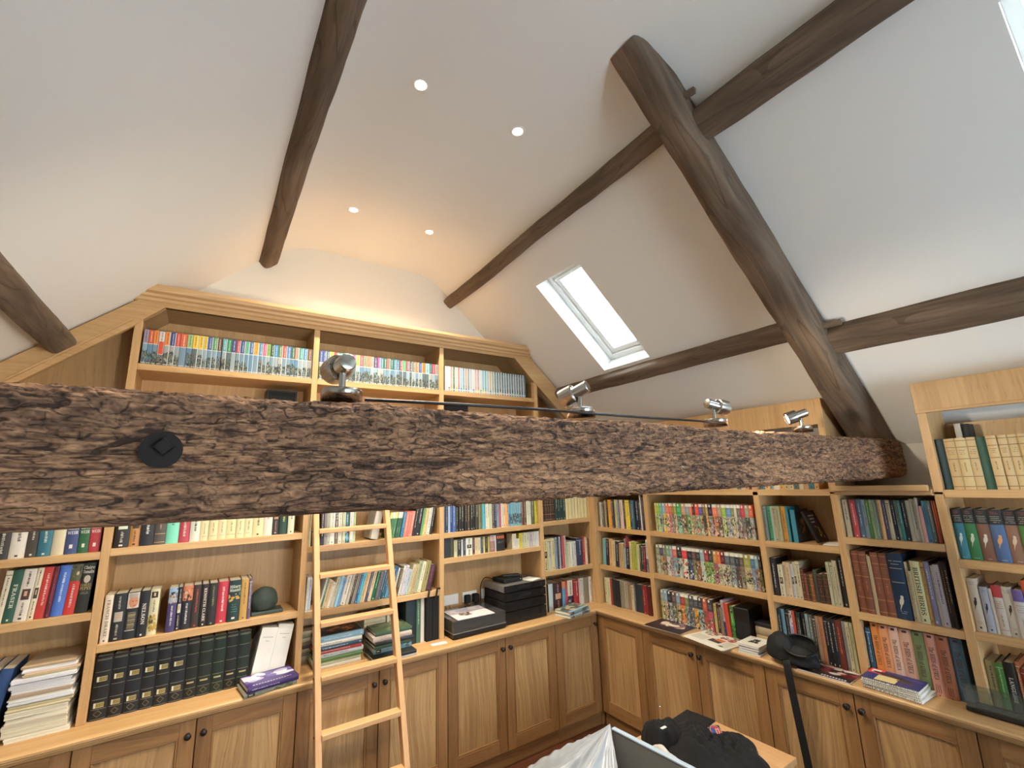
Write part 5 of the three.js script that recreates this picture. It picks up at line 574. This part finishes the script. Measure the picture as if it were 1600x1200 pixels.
// ------------------------------------------------------------------ ladder bay: magazines, large books, box files
{
  const cols = ['d8d8d0', 'b8c0a0', '5a7a4a', 'c8c8cc', 'b84038', '2a4a60', 'd8d4cc', '88b0c8'], th = [0.012, 0.013, 0.012, 0.016, 0.014, 0.014, 0.013, 0.018]; let y = WT;
  const lb = ['lowest white', 'pale green, second lowest', 'green, third lowest', 'pale grey, fourth lowest', 'red lettered, fourth from the top', 'dark blue, third from the top', 'white and red, second from the top', 'topmost, fox-coloured cover,'];
  cols.forEach((c, i) => { const t = th[i] * 1.25, w = 0.225 + rr(-0.012, 0.01), o = flatBook('large_book', `${lb[i]} large book, stack behind the ladder's near stile`, t, w, 0.19, c, i > 2 ? 'l' : 'p', [-1.585 + rr(-0.008, 0.008), y, -0.085 + rr(-0.01, 0.01)], 'b', ['', '', '', '4a4a50', 'f0e8e0', 'e0e4e8', '5a2a28', 'e8e8e0'][i], rr(-0.03, 0.03), true, 'first stack of large books'); if (i === 7) { const k = mesh('cover_print', printed('wildlife', w - 0.004, 0.0008, 0.185), artMat, o); k.rotation.z = -Math.PI / 2; k.position.set(t + 0.0002, w / 2, -0.096); } y += t + 0.0003; });
  const c2 = ['dcdcd4', '1e2428', '88a8b4', '4a6a48', '2a3034', 'c8b8b0', '3a5a4a'], t2 = [0.008, 0.012, 0.02, 0.013, 0.014, 0.018, 0.014]; y = WT;
  const l2 = ['lowest white', 'black, second lowest', 'pale blue scenic, third lowest', 'green, middle', 'charcoal, third from the top', 'pinkish grey, second from the top', 'topmost glossy green'];
  c2.forEach((c, i) => { const t = t2[i] * 1.25, w = 0.205 + rr(-0.012, 0.012) + (i < 2 ? 0.03 : 0), o = flatBook('large_book', `${l2[i]} large book, stack beside the black box files`, t, w, 0.17, c, i === 2 ? 'c' : 'p', [-1.335 + rr(-0.008, 0.006) + (i < 1 ? 0.01 : 0), y, (i < 2 ? 0.02 : -0.03) + rr(-0.012, 0.012)], 'b', '5a8a98', rr(-0.04, 0.02), true, 'second stack of large books'); if (i === 6) { const k = mesh('cover_print', printed('green', w - 0.004, 0.0008, 0.165), artMat, o); k.rotation.z = -Math.PI / 2; k.position.set(t + 0.0002, w / 2, -0.086); } y += t + 0.0003; });
  for (let i = 0; i < 9; i++) flatBook('paperback_book', `thin paperback, ${ord(i + 1)} from the bottom of the low pile beside the upright`, 0.0165, 0.085, 0.1, ['8a8270', 'a89a80', '6a6458', 'b0a48c', '54504a', '988c74', 'b8ac90', '7a8268', 'a8a080'][i], 'p', [-1.775 + rr(-0.006, 0.006), WT + i * 0.0168, -0.232], 'b', '', 0, false, 'low pile beside the upright');
  for (let i = 0; i < 4; i++) flatBook('hardback_book', `cream hardback, ${ord(i + 1)} from the bottom of the pile behind the glossy green book`, 0.022, 0.12, 0.13, ['b8a878', 'd8d0b0', 'd0c8a8', 'd8d4bc'][i], 'p', [-1.425, WT + 0.086 + i * 0.0223, -0.205], 'b', '', 0, true, 'pile of cream hardbacks');
  flatBook('wooden_box', 'plain pale box under the pile of cream hardbacks', 0.0855, 0.12, 0.13, 'a89468', 'p', [-1.425, WT, -0.205], 'b', '', 0, true);
  for (let i = 0; i < 2; i++) { const o = makeBook('hardback_book', i ? 'cream-yellow hardback standing nearest the far ladder stile' : 'cream hardback standing behind the glossy green book', 'book', 0.026, 0.2, 0.12, ['dcd8b0', 'd8d49a'][i], 'l', '', '', 'cream pair behind the ladder'); o.position.set(-1.42 + i * 0.029, WT, -0.19); }
  const specs = [[-1.33, 0.06, 0.228, '1c3038', 'p', 'dark slate large book standing between ladder and box files'], [-1.268, 0.024, 0.23, '4a7060', 'l', 'green large book with pale lettering beside the white-edged book'], [-1.242, 0.022, 0.232, 'dcd8d0', 'p', 'white-edged large book touching the black box files']];
  for (const [x, t, h, c, st, l] of specs) { const o = makeBook('large_book', l, 'book', t, h, 0.19, c, st, 'd8e0d0', '', 'large books beside the box files'); o.position.set(x, WT, -0.135); }
  for (let i = 0; i < 2; i++) { const o = thing('box_file', i ? 'black box file touching the bookcase upright, strap loop on top' : 'black box file beside the white-edged book', 'box file', [-1.216 + i * 0.0395, WT, -0.118], 0, 'black box files'); mesh('box', wb(0, 0.0385, 0, 0.232, -0.2, 0, 'y', 0.003), mat.blackMatte, o); mesh('spine_line', wb(0.006, 0.0325, 0.21, 0.2115, -0.001, 0.0005, 'x', 0), mat.black, o); }
  const st = thing('carry_strap', 'black webbing strap looped over the shelf edge above the box files', 'strap', [-1.19, 0.985, -0.1]);
  const rib = (x0, x1) => { const c = new THREE.CatmullRomCurve3([[x0, -0.03, 0.012], [x0 + 0.006, 0.005, 0.014], [x0 + 0.012, 0.028, 0.006], [(x0 + x1) / 2, 0.03, -0.01], [x1, 0.03, -0.004]].map((p) => new THREE.Vector3(...p))), g = new THREE.TubeGeometry(c, 24, 0.006, 6); g.scale(1, 1, 0.6); return g; };
  mesh('webbing', [rib(-0.03, 0.0), rib(0.02, 0.055)], mat.blackMatte, st);
  const f = makeBook('magazine_file', 'pale grey pamphlet box leaning on the shelf behind the ladder', 'box file', 0.04, 0.15, 0.14, 'c8c4bc', 'p'); f.position.set(-1.545, 1.329, -0.13); f.rotation.set(0, 0, -0.2);
  flatBook('wooden_box', 'dark brown patterned box lying on top of the salmon paperbacks', 0.03, 0.11, 0.09, '3e3024', 'd', [-1.25, 1.49, -0.14], 'b', '6a5440', 0, true);
  single('name_card', 'small white card lying on the worktop below the box files', 'card', wb(-0.045, 0.045, 0, 0.003, -0.016, 0.016, 'x', 0.0006), mat.paper, [-1.17, WT, -0.045], -0.12);
}
// ------------------------------------------------------------------ hi-fi bay
{
  const t = thing('record_player', 'record player with smoked lid on the worktop', 'record player', [-0.905, WT, -0.035], 0.0);
  mesh('plinth', wb(-0.18, 0.18, 0.008, 0.03, -0.27, 0, 'x', 0.003), mat.black, t); mesh('trim', wb(-0.181, 0.181, 0.03, 0.033, -0.271, 0.001, 'x', 0.001), mat.silver, t);
  for (const [x, z] of [[-0.15, -0.03], [0.15, -0.03], [-0.15, -0.24], [0.15, -0.24]]) mesh('foot', cyl(0.016, 0.018, 0.008, x, 0.004, z), mat.black, t);
  mesh('platter', lathe([[0, 0.012], [0.118, 0.012], [0.12, 0.01], [0.12, 0], [0, 0]], 40).translate(-0.03, 0.034, -0.14), mat.black, t);
  mesh('lid', [wb(-0.178, 0.178, 0.095, 0.098, -0.268, -0.003, 'x', 0), wb(-0.178, 0.178, 0.034, 0.095, -0.006, -0.003, 'x', 0), wb(-0.178, 0.178, 0.034, 0.095, -0.268, -0.265, 'x', 0), wb(-0.178, -0.175, 0.034, 0.095, -0.265, -0.006, 'x', 0), wb(0.175, 0.178, 0.034, 0.095, -0.265, -0.006, 'x', 0)], mat.smoke, t);
  mesh('tonearm', tube([[0.13, 0.055, -0.22], [0.12, 0.055, -0.1], [0.07, 0.052, -0.06]], 0.004), mat.silver, t);
  printThing('record_sleeve', 'pale record sleeve with brown picture lying on the record player lid', 'record sleeve', 'sleeve', 0.245, 0.004, 0.22, [-0.925, WT + 0.0982, -0.145], -0.04);
  const comp = [['amplifier', 'wide black amplifier at the bottom of the hi-fi stack', 0.072, -0.72, 'black'], ['cassette_deck', 'black deck second from the bottom of the hi-fi stack', 0.058, -0.712, 'black'], ['tuner', 'black tuner below the grey-cased deck', 0.052, -0.708, 'black'], ['disc_player', 'grey-cased player on top of the hi-fi stack', 0.046, -0.712, 'grey']];
  let y = WT;
  for (const [n, l, h, x0, c] of comp) {
    const g = thing(n, l, 'hi-fi', [x0, y, -0.068], 0, 'hi-fi stack'), w = -0.385 - x0;
    mesh('case', wb(0, w, 0.006, h, -0.255, -0.004, 'x', 0.002), c === 'grey' ? mat.silver : mat.blackMatte, g); mesh('front_panel', wb(0, w, 0.006, h - 0.001, -0.004, 0.002, 'x', 0.001), mat.black, g);
    mesh('display', wb(w * 0.3, w * 0.62, h * 0.42, h * 0.75, 0.002, 0.0028, 'x', 0), M({ color: 0x1a2024, roughness: 0.15 }), g);
    for (const k of [0.08, 0.16, 0.72, 0.8, 0.9]) mesh('button', k > 0.85 ? cyl(h * 0.2, h * 0.2, 0.008, 0, 0, 0, 18).rotateX(Math.PI / 2).translate(w * k, h * 0.5, 0.006) : wb(w * k, w * k + 0.014, h * 0.3, h * 0.4, 0.002, 0.005, 'x', 0.001), mat.iron, g);
    for (const a of [0.03, w - 0.03]) for (const z of [-0.03, -0.22]) mesh('foot', cyl(0.01, 0.01, 0.006, a, 0.003, z, 12), mat.black, g);
    y += h + 0.0004;
  }
  const r = thing('set_top_box', 'small black box with aerial lead on the hi-fi stack', 'box', [-0.6, y, -0.2], 0.05); mesh('case', wb(-0.075, 0.075, 0.002, 0.026, -0.07, 0.07, 'x', 0.004), mat.blackMatte, r); mesh('light', wb(0.055, 0.06, 0.012, 0.016, 0.07, 0.0708, 'x', 0), mat.white, r);
  single('handset', 'black remote handset lying on the small black box', 'remote', wb(-0.02, 0.02, 0, 0.012, -0.06, 0.06, 'z', 0.004), mat.black, [-0.575, y + 0.0262, -0.2], 1.2);
  single('leaflet', 'white leaflet lying on the grey-cased player', 'paper', wb(-0.05, 0.05, 0, 0.003, -0.05, 0.05, 'x', 0.0006), mat.paper, [-0.455, y, -0.14], 0.3);
  const sock = (label, x, n) => { const g = thing('wall_socket', label, 'socket', [x, 0.845, BZ + 0.0005], 0, 'white sockets'); mesh('plate', wb(0, 0.108, 0, 0.062, 0, 0.008, 'x', 0.002), mat.plastic, g); for (let i = 0; i < 2; i++) { mesh('switch', wb(0.03 + i * 0.04, 0.038 + i * 0.04, 0.042, 0.052, 0.008, 0.011, 'x', 0.001), mat.white, g); if (n) mesh('outlet', wb(0.022 + i * 0.05, 0.036 + i * 0.05, 0.012, 0.03, 0.0078, 0.0085, 'x', 0), mat.grey, g); } };
  sock('white blank socket plate on panel behind the record player', -0.998, 0); sock('white double socket holding black plugs', -0.86, 1); sock('white socket plate half hidden by the hi-fi stack', -0.715, 1);
  for (const [x, dz] of [[-0.832, 0], [-0.775, 0.012]]) { const p = thing('plug', dz ? 'black adaptor plug in the double socket, nearer the hi-fi' : 'black plug in the double socket, nearer the blank plate', 'plug', [x, 0.868, BZ + 0.012], 0, 'black plugs'); mesh('body', wb(-0.02, 0.02, -0.028, 0.024, 0, 0.03 + dz, 'x', 0.007), mat.blackMatte, p); mesh('lead', tube([[0, -0.026, 0.014], [0.002, -0.06, 0.016], [0.012, -0.1, 0.02], [0.03, -0.125, 0.04]], 0.0028), mat.black, p); }
  single('cable', 'black lead looping from the small box to the sockets', 'cable', tube([[-0.678, y + 0.015, -0.24], [-0.72, y + 0.02, -0.3], [-0.735, y - 0.03, -0.325], [-0.728, 0.87, -0.34], [-0.725, 0.8, -0.345], [-0.72, 0.742, -0.345]], 0.0028, 40), mat.black);
  single('cable', 'thin black leads hanging from the blank plate', 'cable', [tube([[-0.985, 0.846, -0.345], [-0.982, 0.82, -0.335], [-0.98, 0.742, -0.33]], 0.0018), tube([[-0.96, 0.846, -0.345], [-0.95, 0.81, -0.335], [-0.945, 0.742, -0.33]], 0.0018)], mat.black);
}
// ------------------------------------------------------------------ corner and side bays: things lying on the worktop
flatBook('large_book', 'lower of two picture books lying before the corner row', 0.019, 0.215, 0.135, 'a8b4b4', 'c', [-0.1, WT, 0.045], 'b', '5a6a68', 0.2, true, 'picture books at the corner');
{ const o = flatBook('large_book', 'upper of two picture books lying before the corner row', 0.02, 0.21, 0.13, '88a0a8', 'c', [-0.105, WT + 0.0192, 0.04], 'b', '4a5a54', 0.22, true, 'picture books at the corner'); const c = mesh('cover_print', printed('atlas', 0.206, 0.0008, 0.126), artMat, o); c.rotation.z = -Math.PI / 2; c.position.set(0.0202, 0.105, -0.066); }
printThing('calendar', 'dark glossy calendar with pale swirl lying on side worktop', 'calendar', 'print', 0.245, 0.005, 0.25, [0.075, WT, 0.58], -Math.PI / 2 + 0.06);
{ const o = printThing('newspaper', 'open colour newspaper lying on side worktop', 'newspaper', 'newspaper', 0.265, 0.006, 0.235, [0.055, WT, 0.885], -Math.PI / 2 - 0.16); mesh('folded_sheet', wb(-0.13, 0.128, 0.001, 0.004, -0.116, 0.124, 'x', 0.0008), mat.paper, o); }
for (let i = 0; i < 4; i++) printThing('booklet', ['lowest booklet, pale blue, in the small pile beside the newspaper', 'second lowest booklet in the small pile beside the newspaper', 'pinkish booklet below the top of the small pile', 'topmost booklet with dark picture in the small pile beside newspaper'][i], 'booklet', i === 3 ? 'booklet' : i === 0 ? 'atlas' : 'magazine', 0.105 + rr(-0.006, 0.006), 0.0105, 0.145, [0.05 + rr(-0.006, 0.006), WT + i * 0.0107, 1.092], -Math.PI / 2 + rr(-0.05, 0.05) + 0.08, true, 'small booklet pile');
for (let i = 0; i < 2; i++) flatBook('hardback_book', i ? 'upper cream-edged hardback lying at the back of the bay' : 'lower cream-edged hardback lying at the back of the bay', 0.042, 0.11, 0.13, ['c8b488', 'b8a888'][i], 'p', [0.165, WT + i * 0.0424, 1.148], 'r', '', 0, true, 'cream hardbacks lying in the wide bay');
flatBook('black_case', 'flat black case lying on the cream-edged hardbacks', 0.02, 0.11, 0.13, '1c1c1e', 'p', [0.165, WT + 0.085, 1.148], 'r');
{ const o = thing('camera_case', 'tall black padded case standing behind the newspaper', 'case', [0.16, WT, 0.99], 0); mesh('body', wb(-0.035, 0.11, 0, 0.165, -0.042, 0.042, 'y', 0.012), mat.blackMatte, o); mesh('flap', wb(-0.039, 0.11, 0.1, 0.17, -0.044, 0.044, 'y', 0.008), mat.black, o); }
{ const o = thing('hardback_book', 'dark blue-green book turned to show its oval cover picture', 'book', [0.165, 1.2702, 1.32], 0); mesh('pages', wb(-0.02, 0.11, 0.002, 0.155, 0.001, 0.016, 'y', 0), mat.pages, o); mesh('board', wb(-0.024, 0.114, 0, 0.158, 0.0165, 0.019, 'y', 0), M({ color: 0x1e3440, roughness: 0.4 }), o); const c = mesh('cover_print', printed('facing', 0.136, 0.0008, 0.156), artMat, o); c.rotation.set(Math.PI / 2, 0, 0); c.position.set(0.045, 0.079, 0.019); mesh('board', wb(-0.024, 0.114, 0, 0.158, -0.002, 0.001, 'y', 0), M({ color: 0x2a6a78, roughness: 0.4 }), o); mesh('spine', wb(-0.026, -0.023, 0, 0.158, -0.002, 0.019, 'y', 0), M({ color: 0x3a8090, roughness: 0.4 }), o); }
{ const o = thing('dvd_case', 'black case leaning sideways with gold and silver cover print', 'case', [0.15, 1.2762, 1.43], 0); o.rotation.set(-0.36, 0, 0); mesh('case', wb(-0.015, 0.095, 0, 0.155, -0.006, 0.006, 'y', 0.001), mat.black, o); const c = mesh('cover_print', printed('dark', 0.104, 0.0006, 0.15), artMat, o); c.rotation.set(Math.PI / 2, 0, 0); c.position.set(0.04, 0.077, 0.006); }
single('leaflet', 'white leaflet lying on the shelf beside the leaning black case', 'paper', wb(-0.055, 0.055, 0, 0.004, -0.035, 0.035, 'x', 0.0006), mat.paper, [0.19, 1.2703, 1.475], 0.2);
printThing('magazine', 'dark red magazine lying half under the black pouch', 'magazine', 'magazine', 0.21, 0.007, 0.13, [0.038, WT, 1.425], -Math.PI / 2 + 0.03);
{ // black pouch with a long strap
  const o = thing('pouch', 'black soft pouch with open flap and long strap hanging down', 'pouch', [0.005, WT + 0.012, 1.3], 0), cloth = M({ color: 0x0c0c0d, roughness: 0.75 });
  const dome = (rx, ry, rz, s) => { const g = new THREE.SphereGeometry(1, 40, 28), p = g.attributes.position; for (let i = 0; i < p.count; i++) { let x = p.getX(i), y = p.getY(i), z = p.getZ(i); const k = 1 + 0.07 * N(x * 2.4 + s, y * 2.4, z * 2.4) + 0.03 * N(x * 7 + s, y * 7, z * 7); y = y < -0.2 ? -0.2 + (y + 0.2) * 0.25 : y; p.setXYZ(i, x * rx * k, y * ry * k, z * rz * k); } g.computeVertexNormals(); return g; };
  mesh('body', [dome(0.055, 0.085, 0.066, 3).translate(0.0, 0.035, -0.05), dome(0.05, 0.06, 0.075, 8).translate(0.006, 0.02, 0.03)], cloth, o);
  const fl = new THREE.SphereGeometry(1, 40, 20, 0, TAU, Math.PI * 0.5, Math.PI * 0.5); { const p = fl.attributes.position; for (let i = 0; i < p.count; i++) p.setXYZ(i, p.getX(i) * 0.06 * (1 + 0.1 * N(p.getZ(i) * 3, p.getY(i) * 3, 5)), p.getY(i) * 0.055 + (p.getZ(i) > 0.6 ? 0.012 : 0), p.getZ(i) * 0.075); fl.computeVertexNormals(); }
  cloth.side = THREE.DoubleSide; const fp = mesh('flap', fl, cloth, o); fp.position.set(-0.006, 0.085, 0.036); fp.rotation.set(0.12, 0, 0.5);
  const fr = mesh('flap_rim', new THREE.TorusGeometry(0.067, 0.004, 8, 40).rotateX(Math.PI / 2).scale(0.9, 1, 1.1), mat.black, o); fr.position.copy(fp.position); fr.rotation.copy(fp.rotation);
  const pts = [[0.012, 0.03, -0.02], [-0.04, 0.02, -0.015], [-0.052, -0.02, -0.008], [-0.05, -0.2, 0.004], [-0.045, -0.42, 0.018], [-0.05, -0.58, 0.022], [-0.055, -0.695, 0.03]].map((p) => new THREE.Vector3(...p)), cv = new THREE.CatmullRomCurve3(pts), gp = [], gi = [];
  for (let i = 0; i <= 50; i++) { const p = cv.getPoint(i / 50), w = 0.017; gp.push(p.x - 0.0015, p.y, p.z - w, p.x - 0.0015, p.y, p.z + w, p.x + 0.0015, p.y, p.z + w, p.x + 0.0015, p.y, p.z - w); if (i) for (let k = 0; k < 4; k++) { const a = (i - 1) * 4 + k, b = (i - 1) * 4 + (k + 1) % 4; gi.push(a, a + 4, b, b, a + 4, b + 4); } }
  const sg = new THREE.BufferGeometry(); sg.setAttribute('position', new THREE.Float32BufferAttribute(gp, 3)); sg.setIndex(gi); const sn = sg.toNonIndexed(); sn.computeVertexNormals(); mesh('strap', sn, cloth, o);
}
{ // spiral notebooks with pen case on top
  let y = WT; const nb = (label, w, d, t, cov, x, z, ry) => { const o = printThing('spiral_notebook', label, 'notebook', cov, w, t, d, [x, y, z], ry, true, 'spiral notebooks'); for (let i = 0; i < 26; i++) mesh('wire_loop', loop, mat.nickel, o).position.set(-w / 2 + 0.006 + i * (w - 0.012) / 25, t / 2, d / 2 + 0.001); y += t + 0.0004; return o; };
  const loop = new THREE.TorusGeometry(0.0056, 0.0011, 5, 12).rotateY(Math.PI / 2);
  nb('lowest spiral notebook of the pile before the pastel bird volumes', 0.195, 0.15, 0.014, 'booklet', 0.068, 1.67, -Math.PI / 2 - 0.05); nb('middle spiral notebook of the pile before the pastel bird volumes', 0.195, 0.14, 0.013, 'booklet', 0.065, 1.662, -Math.PI / 2 + 0.02); nb('topmost spiral notebook with blue and red picture cover', 0.19, 0.13, 0.012, 'notebook', 0.066, 1.66, -Math.PI / 2 + 0.02);
}
{ // clear lid at the edge of the picture
  const o = thing('display_case', 'narrow black tray with clear plastic cover at the worktop edge', 'tray', [0.052, WT, 1.872], 0);
  mesh('tray', wb(0, 0.054, 0.003, 0.02, 0, 0.5, 'z', 0.004), mat.black, o); mesh('rail', wb(0.012, 0.024, 0.02, 0.036, 0.03, 0.48, 'z', 0.003), mat.iron, o);
  mesh('lid', [wb(0.003, 0.051, 0.079, 0.082, 0.004, 0.496, 'z', 0), wb(0.003, 0.006, 0.02, 0.079, 0.004, 0.496, 'z', 0), wb(0.006, 0.051, 0.02, 0.079, 0.004, 0.007, 'x', 0)], mat.clear, o);
}
// upper compartment of the side bookcase, glimpsed under the tie beam
for (let i = 0, z = 0.47; z < 1.5; i++) { if (z > 1.11 && z < 1.19) { z = 1.19; } const t = rr(0.018, 0.034); if (z + t > 1.5) break; const side = z < 1.17, c = ['d8a858', 'c8b890', 'e0d0a0', '6a7a78', 'd8c8a8', 'c8a078', '4a8898', 'e0b070', '8a9a98', 'd8d0b8'][i % 10]; const o = makeBook('hardback_book', `${colourWord(c)} book glimpsed under the tie beam, ${ord(i + 1)} in the upper compartments`, 'book', t - 0.0006, rr(0.19, 0.22), 0.15, c, 'l', '', '', 'row glimpsed under the tie beam'); o.position.set(FX + 0.02, 1.5302, z); o.rotation.y = -Math.PI / 2; z += t; }
for (const [x, w, l] of [[-2.11, 0.15, 'black loudspeaker box behind the spotlight, under the top shelf'], [-1.06, 0.18, 'black loudspeaker box under the top shelf, nearer the roof window']]) { const o = thing('loudspeaker', l, 'loudspeaker', [x, 1.9902, -0.3], 0, 'small loudspeakers'); mesh('cabinet', wb(0, w, 0, 0.158, 0, 0.1, 'y', 0.003), mat.black, o); mesh('grille', wb(0.008, w - 0.008, 0.008, 0.15, 0.1, 0.104, 'y', 0.002), mat.blackMatte, o); }
for (const [z, h, c, l] of [[1.975, 0.265, 'dcd8d0', 'white book tips standing behind the cream set'], [2.0, 0.262, '22262a', 'black book standing behind the cream set']]) { const o = makeBook('hardback_book', l, 'book', 0.02, h, 0.08, c, 'p', '', '', 'books behind the cream set'); o.position.set(FX + 0.15, 1.5272, z); o.rotation.y = -Math.PI / 2; }
// ------------------------------------------------------------------ low table, clothing, draped panel
{
  const X0 = -0.76, X1 = -0.283, A = 0.918, B = 1.402, H = 0.5, t = thing('side_table', 'low pale wooden table before the side cabinets', 'table');
  for (let i = 0; i < 4; i++) mesh('board', wb(X0 + i * (X1 - X0) / 4 + 0.0004, X0 + (i + 1) * (X1 - X0) / 4 - 0.0004, H - 0.024, H, A, B, 'z', 0.0015), mat.pine, t);
  for (const x of [X0 + 0.03, X1 - 0.03]) for (const z of [A + 0.03, B - 0.03]) mesh('leg', wb(x - 0.022, x + 0.022, FL, H - 0.024, z - 0.022, z + 0.022, 'y', 0.003), mat.pine, t);
  mesh('apron', [wb(X0 + 0.05, X1 - 0.05, H - 0.08, H - 0.024, A + 0.02, A + 0.038, 'x'), wb(X0 + 0.05, X1 - 0.05, H - 0.08, H - 0.024, B - 0.038, B - 0.02, 'x'), wb(X1 - 0.038, X1 - 0.02, H - 0.08, H - 0.024, A + 0.05, B - 0.05, 'z'), wb(X0 + 0.02, X0 + 0.038, H - 0.08, H - 0.024, A + 0.05, B - 0.05, 'z')], mat.pine, t);
  single('folder', 'flat black folder lying on the low table under the jacket', 'folder', wb(-0.1, 0.09, 0, 0.008, -0.07, 0.07, 'x', 0.002), mat.blackMatte, [-0.385, H, 0.99], 0.1);
  const lump = (cx, cz, rx, rz, h, s, y0, folds) => { const R = 46, Q = 96, p = [], ix = []; for (let i = 0; i <= R; i++) for (let j = 0; j <= Q; j++) { const r = i / R, a = j / Q * TAU, c = Math.cos(a), q = Math.sin(a), ed = 1 + 0.16 * N(c * 1.6 + s, q * 1.6, 2) + 0.07 * N(c * 5 + s, q * 5, 4), x = c * r * rx * ed, z = q * r * rz * ed; let y = h * Math.pow(Math.max(0, 1 - Math.pow(r, 3)), 0.6); y *= 0.75 + 0.5 * N(x * 7 + s, z * 7, 1); const w = x * 0.8 + z * 0.6 + 0.05 * N(x * 6, z * 6, s); y += (1 - r * r) * folds * (Math.abs(N(w * 24, (x - z) * 5, s)) * 1.3 - 0.2 + 0.4 * N(x * 45, z * 30, s)); p.push(cx + x, y0 + Math.max(0.0006, y + (r < 0.98 ? 0.006 : 0)), cz + z); } for (let i = 0; i < R; i++) for (let j = 0; j < Q; j++) { const k = i * (Q + 1) + j; ix.push(k, k + 1, k + Q + 1, k + 1, k + Q + 2, k + Q + 1); } const g = new THREE.BufferGeometry(); g.setAttribute('position', new THREE.Float32BufferAttribute(p, 3)); g.setIndex(ix); g.computeVertexNormals(); if (g.attributes.normal.getY(Math.floor(R / 3) * (Q + 1)) < 0) { const a = g.index.array; for (let i = 0; i < a.length; i += 3) { const q = a[i]; a[i] = a[i + 1]; a[i + 1] = q; } g.computeVertexNormals(); } return g; };
  const cloth = MP({ color: 0x0b0b0d, roughness: 0.95, sheen: 0.15, sheenRoughness: 0.6, sheenColor: new THREE.Color(0.3, 0.3, 0.32), side: THREE.DoubleSide });
  const j = thing('jacket', 'crumpled black jacket with round badge heaped on the low table', 'jacket');
  mesh('fabric', lump(-0.53, 1.195, 0.165, 0.205, 0.075, 4, H, 0.034), cloth, j); mesh('sleeve', lump(-0.6, 1.01, 0.085, 0.1, 0.095, 9, H, 0.026), cloth, j);
  single('white_bag', 'crumpled white bag on the low table beside the jacket sleeve', 'bag', lump(-0.735, 1.15, 0.022, 0.11, 0.06, 15, H, 0.016), M({ color: 0xbdb8ae, roughness: 0.85 }));
  const bd = mesh('badge', printed('badge', 0.05, 0.0015, 0.06), artMat, j); bd.position.set(-0.43, H + 0.04, 1.15); bd.quaternion.setFromUnitVectors(new THREE.Vector3(0, 1, 0), new THREE.Vector3(-0.1, 0.9, 0.35).normalize()); bd.rotateY(-0.6);
  mesh('label', wb(-0.014, 0.014, 0, 0.002, -0.006, 0.006, 'x', 0), mat.paper, j).position.set(-0.655, H + 0.085, 1.06);
  mesh('zip_pull', new THREE.TorusGeometry(0.007, 0.0014, 6, 18).rotateX(1.2).translate(-0.58, H + 0.118, 0.985), mat.nickel, j);
}
{
  const p = thing('covered_panel', 'dark grey panel standing under the plastic dust sheet', 'panel', [-0.86, 0, 0.955], 0.07);
  mesh('panel', wb(0, 0.016, FL, 0.6, 0.008, 0.62, 'y', 0.006), M({ color: 0x6c6c66, roughness: 0.5 }), p); mesh('top_strip', wb(-0.002, 0.018, 0.6, 0.608, 0.008, 0.62, 'z', 0.003), M({ color: 0xa9bccb, roughness: 0.3 }), p);
  const s = thing('dust_sheet', 'translucent white plastic dust sheet draped to a peak', 'dust sheet');
  const ps = [], ix = [], R = 60, Q = 150; for (let i = 0; i <= R; i++) for (let j = 0; j <= Q; j++) {
    const r = i / R, a = Math.PI * 0.70 + (j / Q) * Math.PI * 1.15, fold = 0.026 * Math.sin(a * 9 + 2 * N(a * 2, 0, 3)) + 0.02 * N(a * 9, r * 3, 1), rho = r * 0.62; let y = 0.622 - 0.68 * Math.pow(rho, 0.93) - 4.2 * Math.pow(Math.max(0, rho - 0.42), 1.6) + fold * Math.min(1, rho * 4) + 0.012 * N(r * 16, a * 14, 6) * Math.min(1, rho * 6);
    ps.push(-0.862 + Math.cos(a) * rho, Math.max(FL + 0.002 + 0.006 * (N(r * 20, a * 8, 2) + 1), y), 0.958 + Math.sin(a) * rho); }
  for (let i = 0; i < R; i++) for (let j = 0; j < Q; j++) { const k = i * (Q + 1) + j; ix.push(k, k + 1, k + Q + 1, k + 1, k + Q + 2, k + Q + 1); }
  const g = new THREE.BufferGeometry(); g.setAttribute('position', new THREE.Float32BufferAttribute(ps, 3)); g.setIndex(ix); g.computeVertexNormals();
  mesh('sheet', g, MP({ color: 0xc4ccd4, roughness: 0.25, transmission: 0.4, thickness: 0, side: THREE.DoubleSide }), s);
}

// ------------------------------------------------------------------ to metres, then draw
for (const o of scene.children) { o.position.multiplyScalar(S); if (o.isLight) o.intensity *= S * S; else if (o.isMesh || o.isGroup) o.scale.multiplyScalar(S); }
scene.traverse((o) => { if (o.isMesh) { o.castShadow = true; o.receiveShadow = true; } });
scene.updateMatrixWorld(true);
renderer.render(scene, camera);
